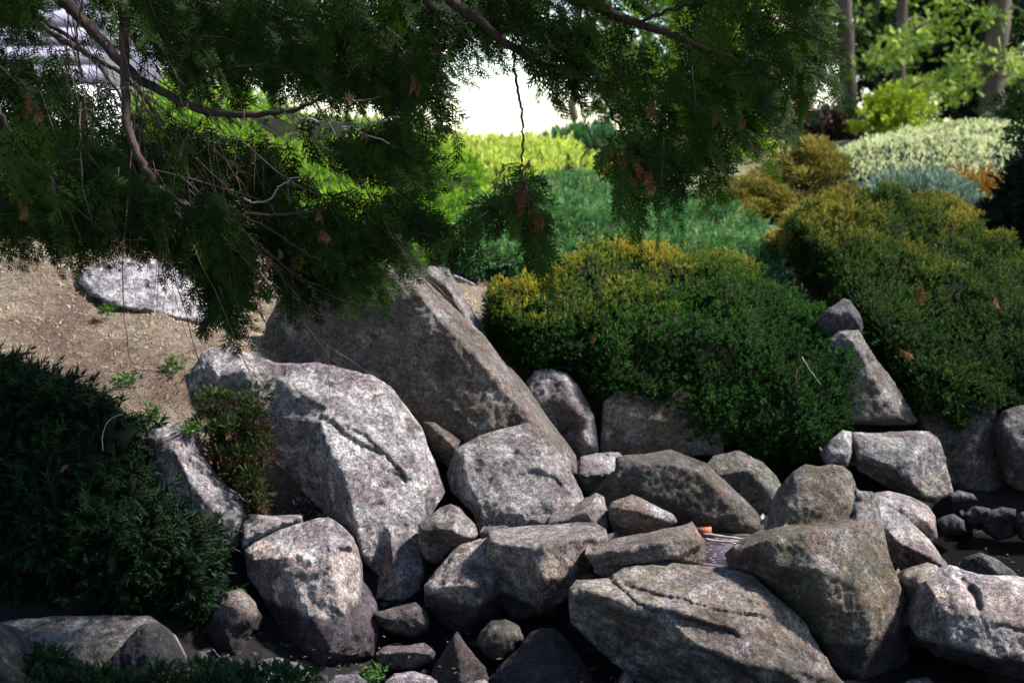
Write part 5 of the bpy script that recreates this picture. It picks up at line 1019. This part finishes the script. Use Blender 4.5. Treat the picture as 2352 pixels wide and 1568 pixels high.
fronds([
    ([(-60, 130), (60, 150), (110, 210), (110, 270), (190, 300), (250, 310), (330, 310), (470, 320), (530, 360), (530, 480), (580, 560), (570, 620), (540, 640), (440, 580), (330, 560), (230, 545), (100, 540), (-60, 540)], 360, (6.75, 8.0), RD),
    ([(470, 560), (560, 590), (560, 680), (535, 715), (490, 690), (455, 630)], 40, (6.5, 6.9), DN),
    ([(300, -40), (1180, -40), (1170, 50), (1020, 120), (1000, 180), (1050, 260), (980, 280), (880, 250), (830, 210), (700, 190), (560, 180), (420, 170), (310, 80)], 330, (6.65, 7.7), RD),
    ([(890, 310), (990, 330), (1010, 370), (950, 400), (860, 380), (740, 350), (710, 330), (800, 310)], 46, (6.4, 6.9), (.8, -.35)),
    ([(610, 520), (760, 500), (930, 500), (950, 550), (910, 600), (820, 640), (720, 645), (640, 670), (610, 620)], 95, (6.5, 7.0), RD),
    ([(540, 360), (620, 350), (700, 420), (690, 480), (600, 490), (550, 460)], 34, (6.8, 7.3), RD),
    ([(900, 450), (980, 480), (1020, 500), (980, 535), (930, 500)], 14, (6.3, 6.6), (.9, -.3)),
    ([(-60, -60), (60, -60), (120, 20), (60, 70), (-60, 90)], 26, (6.8, 7.8), RD), ([(120, -60), (300, -60), (290, 60), (200, 40)], 14, (7.0, 7.9), RD), ([(60, 150), (200, 190), (260, 250), (120, 240)], 22, (7.2, 8.0), RD),
    ([(0, 280), (120, 300), (240, 330), (420, 400), (520, 480), (560, 560), (420, 560), (200, 540), (0, 520)], 48, (6.1, 6.45), RD),
    ([(330, -20), (700, 20), (1000, 60), (980, 230), (840, 190), (600, 150), (420, 120)], 60, (6.1, 6.5), RD)], 501)
fronds([
    ([(1185, 425), (1225, 470), (1255, 555), (1225, 560), (1195, 500)], 13, (6.1, 6.5), (.25, -.9)), ([(1180, 430), (1190, 470), (1110, 510), (1060, 515), (1110, 460)], 10, (6.15, 6.4), (-.6, -.5)),
    ([(1395, 400), (1480, 360), (1500, 330), (1640, 300), (1700, 330), (1700, 360), (1570, 400), (1470, 445), (1405, 465)], 32, (5.9, 6.5), DN),
    ([(1600, 120), (1740, 70), (1890, 100), (1930, 150), (1920, 190), (1830, 225), (1730, 290), (1640, 300), (1560, 270), (1580, 180)], 84, (5.9, 6.7), (.35, -.7)),
    ([(1430, 200), (1540, 120), (1570, 200), (1540, 330), (1460, 340)], 12, (6.0, 6.5), (.2, -.8)),
    ([(1240, 70), (1390, 70), (1460, 160), (1370, 175), (1290, 165), (1250, 180), (1225, 150)], 30, (6.1, 6.5), (.3, -.6)),
    ([(1090, -60), (1240, -60), (1240, 60), (1190, 100), (1110, 90)], 30, (6.2, 6.7), RD),
    ([(1230, -80), (1500, -80), (1480, -10), (1400, 0), (1300, -10)], 18, (6.0, 6.5), RD),
    ([(1560, -80), (1930, -80), (1930, 50), (1780, 50), (1640, 50), (1560, 20)], 50, (5.9, 6.6), RD)], 502, tint0=.54)
# unseen crown above the picture, shaped for its shade; right part added to darken sprays
fronds([([(-700, -900), (420, -900), (420, -330), (-200, -330), (-600, -100)], 150, (5.9, 8.2), RD), ([(420, -950), (1750, -1000), (1800, -380), (1200, -350), (420, -330)], 170, (5.4, 6.3), RD),
        ([(1900, -1000), (2700, -800), (2650, -520), (1900, -520)], 60, (5.2, 6.0), RD)], 503, per=8, spray=(.22, .36), length=(.5, .9), coarse=True)

# dead rusty sprays hanging in the green, each one a piece that can be picked off
dv = []
for s in range(4):
    r = np.random.default_rng(700 + s); k = 5; P = np.zeros((k, 3)); P[:, 0] = np.linspace(0, .35, k); F_ = np.c_[np.ones(k), r.normal(0, .35, k), r.normal(0, .2, k)]
    v, t, c = scatter([FLAT[s]], P, F_, np.tile([0, .2, 1.], (k, 1)) + r.normal(0, .3, (k, 3)), r.uniform(.45, .75, k), r.uniform(.3, .7, k), r); dv.append(mesh_np("dead_spray", v, t, M_DEAD, {"tint": c}))
DEAD = [(1188, 415, 6.27, .16), (1205, 440, 6.27, .15), (1228, 470, 6.25, .17), (1243, 492, 6.25, .14), (1357, 325, 6.3, .12), (1404, 330, 6.24, .15), (1412, 345, 6.24, .12), (1432, 348, 6.24, .11), (1462, 372, 6.24, .15), (1475, 392, 6.24, .16), (1450, 395, 6.24, .14), (1495, 385, 6.22, .11), (1305, 350, 6.3, .10), (1304, 372, 6.3, .09), (1242, 345, 6.3, .08), (1216, 365, 6.3, .07), (1090, 118, 6.35, .12),
        (740, 525, 6.5, .12), (692, 580, 6.45, .11), (640, 570, 6.45, .1), (620, 585, 6.45, .1), (730, 480, 6.5, .1), (668, 590, 6.45, .12), (505, 205, 7.0, .1), (70, 215, 6.5, .15), (88, 240, 6.5, .13), (35, 445, 6.45, .1), (60, 470, 6.45, .1), (125, 480, 6.5, .09), (948, 165, 6.45, .13), (960, 180, 6.45, .1), (812, 210, 6.8, .1), (795, 235, 6.8, .09), (1494, 222, 6.1, .13), (1700, 262, 6.0, .1), (1635, 245, 6.0, .12), (1740, 330, 6.0, .09), (800, 262, 6.8, .08), (1070, 105, 6.4, .1), (590, 640, 6.45, .1), (880, 60, 6.6, .11), (840, 285, 6.75, .1), (700, 300, 6.6, .09), (560, 120, 6.8, .09), (420, 520, 6.5, .09), (240, 470, 6.5, .09), (1000, 100, 6.4, .1)]
for i, (a, b, y, s) in enumerate(DEAD):
    o = link("dead_spray", dv[i % 4], cedar); p = W(a, b, y - (.36 if y > 6.4 else .12)) - cb; o.location = p; o.scale = (s * cr.uniform(.6, .95), s * cr.uniform(.45, .9), s * 1.3)
    o.rotation_euler = (cr.uniform(-.5, .5), math.radians(90) + cr.uniform(-.5, .4), cr.uniform(-1.2, 1.2))

# ------------------------------------------------------------------ dry grass and litter
gr = np.random.default_rng(900)
M_GRASS = leaf_material("dry_grass", [(.0, (.07, .035, .025)), (.3, (.17, .105, .075)), (.6, (.35, .28, .20)), (1, (.52, .46, .36))], .2, var=1.1, gain=1.15)
def blades(n, x0, x1, y0, y1, r, h=(.014, .042)):
    x = r.uniform(x0, x1, n); y = r.uniform(y0, y1, n); z = ground_top(x, y); P = np.c_[x, y, z - .01]
    d = np.c_[r.normal(0, .9, n), r.normal(-.2, .9, n), r.uniform(.15, 1.0, n)]
    tv = np.array([(0, -.07, 0), (0, .07, 0), (.6, -.05, .06), (.6, .05, .06), (1, 0, .0)], float); tt = np.array([(0, 1, 3), (0, 3, 2), (2, 3, 4)], np.int32)
    # red-brown cedar litter lies lower down the slope
    lit = np.clip((9.1 - y) * .5 + .4 * vnoise(np.c_[x * 2, y * 2, 0 * x], 3), -.2, .5)
    return scatter([(tv, tt)], P, d, r.normal(0, 1, (n, 3)) + np.array([0, 0, 1.5]), r.uniform(*h, n) * 1.15, .62 - .55 * lit + r.normal(0, .12, n), r)
a = blades(44000, -4.2, -.9, 7.9, 10.6, gr); b = blades(6000, -.7, .35, 9.6, 11.6, gr)
V = np.concatenate([a[0], b[0]]); T = np.concatenate([a[1], b[1] + len(a[0])]); c = np.concatenate([a[2], b[2]])
o = link("dry_grass", mesh_np("dry_grass", V, T, M_GRASS, {"tint": c})); o["kind"] = "stuff"; tag(o, "dry straw-coloured grass with brown litter on the slope under the cedar", "grass")
M_TUFT = leaf_material("green_tuft_leaf", [(.0, (.02, .05, .012)), (.6, (.06, .15, .03)), (1, (.16, .25, .06))], .2)
for lab, p, s in [("small green weed tuft in the dry grass left of the broad boulder", (395, 848, 8.5), .09), ("green weed tuft in the dry grass above the dark yew", (285, 880, 8.35), .08), ("small green plant beside the flat bluish stone at the water's edge", (860, 1552, 6.9), .08),
                  ("grey-green tuft by the top of the dark yew", (350, 955, 8.15), .08), ("low green tuft on the grass below the white sunlit boulder", (245, 718, 9.1), .07), ("green weed beside the dark grey boulder hidden by the yew", (440, 990, 7.85), .09)]:
    q = W(*p); n = 46; d = np.c_[gr.normal(0, .8, n), gr.normal(-.2, .8, n), gr.uniform(.3, 1, n)]
    v, t, c = scatter([shoot_leafy(6, 77, .12, .5)], np.zeros((n, 3)) + gr.normal(0, .02, (n, 3)), d, gr.normal(0, 1, (n, 3)), s * gr.uniform(.4, 1, n), gr.normal(.5, .2, n), gr)
    o = link("weed_tuft", mesh_np("weed_tuft", v, t, M_TUFT, {"tint": c}), loc=q); tag(o, lab, "plant", "small weeds")

# ------------------------------------------------------------------ drain cover, brick, sticks, dead fronds
M_IRON = plain_material("worn_iron", [(.3, (.055, .042, .052)), (.7, (.12, .095, .11))], 14, .5, .3, .003, .5)
M_HOLE = plain_material("slot_shade", [(.3, (.004, .004, .004)), (.7, (.008, .007, .007))], 5, .9, 0)
M_CEMENT = plain_material("cement", [(.3, (.20, .185, .165)), (.7, (.34, .32, .29))], 11, .9, .5, .01)
lc = W(1672, 1262, 8.12)
cover = thing("drain_cover", "round purplish iron drain cover with rows of slots among the stones", "drain cover", lc)
def ring(r0, r1, z0, z1, n=56, a0=0, a1=2 * math.pi):
    a = np.linspace(a0, a1, n + 1); V = []
    for q in a:
        for rr, zz in ((r0, z0), (r1, z0), (r1, z1), (r0, z1)): V.append((rr * math.cos(q), rr * math.sin(q), zz))
    T = []
    for i in range(n):
        for j in range(4):
            p, s = i * 4 + j, i * 4 + (j + 1) % 4; T += [(p, p + 4, s + 4), (p, s + 4, s)]
    T += [(0, 1, 2), (0, 2, 3), (n * 4, n * 4 + 2, n * 4 + 1), (n * 4, n * 4 + 3, n * 4 + 2)]
    return np.array(V, float), np.array(T, np.int32)
link("dark_disc", mesh_np("dark_disc", *ring(.001, .335, -.06, -.022), M_HOLE), cover)  # black disc under the slots, painted for the dark of the recess
link("rim", mesh_np("rim", *ring(.325, .36, -.05, .006), M_IRON), cover)
pl = []
R_ = .318; rows = 15; hgt = 2 * R_ / rows
for k in range(rows):
    yc = -R_ + hgt * (k + .5); half = math.sqrt(max(R_ ** 2 - max(abs(yc - hgt * .5), abs(yc + hgt * .5)) ** 2, .0004))
    pl.append(box(-half, half, yc - hgt * .5, yc - hgt * .08, -.02, 0))                    # solid bar
    x = -half + (.03 if k % 2 else .0)
    while x < half:                                                                       # webs between the slots
        wv_ = .022; pl.append(box(max(x, -half), min(x + wv_, half), yc - hgt * .08 + .0005, yc + hgt * .5 - .0005, -.02, -.001)); x += .085
vv, tt = join(pl); o = link("slotted_plate", mesh_np("slotted_plate", vv, tt, M_IRON), cover); o["kind"] = "stuff"
cb2 = ring(.001, .62, -.2, -.055, 40); cv = cb2[0]; cv[:, :2] *= (1 + .08 * vnoise(cv * 4, 6))[:, None]
o = link("cement_collar", mesh_np("cement_collar", cv, cb2[1], M_CEMENT), loc=lc); tag(o, "grey cement bed around the iron drain cover", "cement bed")
M_BRICK = plain_material("orange_brick", [(.3, (.30, .085, .04)), (.7, (.46, .15, .075))], 10, .8, .3)
bp_ = W(1617, 1224, 8.42); bxv, bxt = box(-.055, .04, -.04, .04, 0, .045)
o = link("brick", mesh_np("brick", bxv, bxt, M_BRICK), loc=bp_); tag(o, "orange brick end showing behind the long low slab", "brick")
def stick(lab, pts, r, mat, nm="stick", cat="stick"):
    P = smooth_line(W([p[0] for p in pts], [p[1] for p in pts], [p[2] for p in pts]), 5, .002, cr); b_ = P[0].copy(); v, t = tube(P - b_, np.linspace(r, r * .6, len(P)), 6)
    o = link(nm, mesh_np(nm, v, t, mat, smooth=True), loc=b_); return tag(o, lab, cat)
M_STICK = plain_material("dry_stick", [(.3, (.20, .14, .11)), (.7, (.38, .29, .24))], 14, .8, .3)
stick("thicker stick lying across the drain cover, the rear one", [(1614, 1226, 8.33), (1660, 1232, 8.3), (1716, 1238, 8.28)], .012, M_STICK)
stick("pale thin stick lying across the drain cover, the front one", [(1618, 1239, 8.25), (1655, 1242, 8.24), (1690, 1248, 8.2)], .010, M_STICK)
stick("pale stick on the bare soil behind the tall boulder's white rear neighbour", [(1042, 634, 10.6), (1068, 644, 10.5), (1090, 654, 10.4)], .012, M_PALETWIG)
stick("thin straw poking out of the golden yew's right side", [(1842, 818, 9.05), (1860, 848, 9.0), (1886, 884, 8.95)], .003, M_PALETWIG, "straw", "straw")
stick("curled dry tendril across the black triangular stone", [(352, 1562, 6.3), (370, 1545, 6.32), (388, 1555, 6.32), (420, 1572, 6.3), (450, 1570, 6.3), (480, 1555, 6.3)], .0025, M_STICK, "tendril", "tendril")
stick("bent dry stem rising from the weeds below the rounded stone", [(536, 1560, 6.4), (528, 1535, 6.42), (508, 1512, 6.45), (488, 1490, 6.45)], .003, M_STICK, "tendril", "tendril")
stick("white bent stem standing before the dark yew", [(237, 1034, 7.0), (236, 1000, 7.0), (250, 965, 7.0), (280, 950, 7.0)], .0025, M_PALETWIG, "stem", "stem")
DF = [("rusty dead cedar frond lying on the right yew beside the triangular slab", (2065, 800, 9.35), .20, 1), ("pale dead frond caught on the upper right of the olive yew", (2285, 680, 9.3), .15, 2), ("dead frond lying at the lower left edge of the dark yew", (310, 1370, 6.72), .10, 0), ("rusty leaf tuft on the dark yew's middle left", (195, 1268, 6.75), .08, 1),
      ("orange dead frond at the top of the dark yew's right shoulder", (160, 1065, 6.9), .09, 2), ("brown dead sprig inside the golden yew's left half", (1370, 760, 9.0), .14, 3), ("small brown sprig on the golden yew left of the middle", (1345, 700, 9.05), .12, 0), ("brown dead needles between the two yews", (2115, 650, 9.6), .26, 1), ("rusty litter on the pale block below the triangular slab", (2070, 988, 9.2), .16, 2), ("brown frond on the top left face of the broad boulder", (658, 845, 8.2), .11, 3)]
for lab, p, s, k in DF:
    o = link("dead_frond", dv[k], loc=W(*p)); o.scale = (s * .8, s * .45, s * .7); o.rotation_euler = (cr.uniform(-1, 1), cr.uniform(.6, 1.4), cr.uniform(0, 6)); tag(o, lab, "dead frond", "dead fronds lying on shrubs and stones")
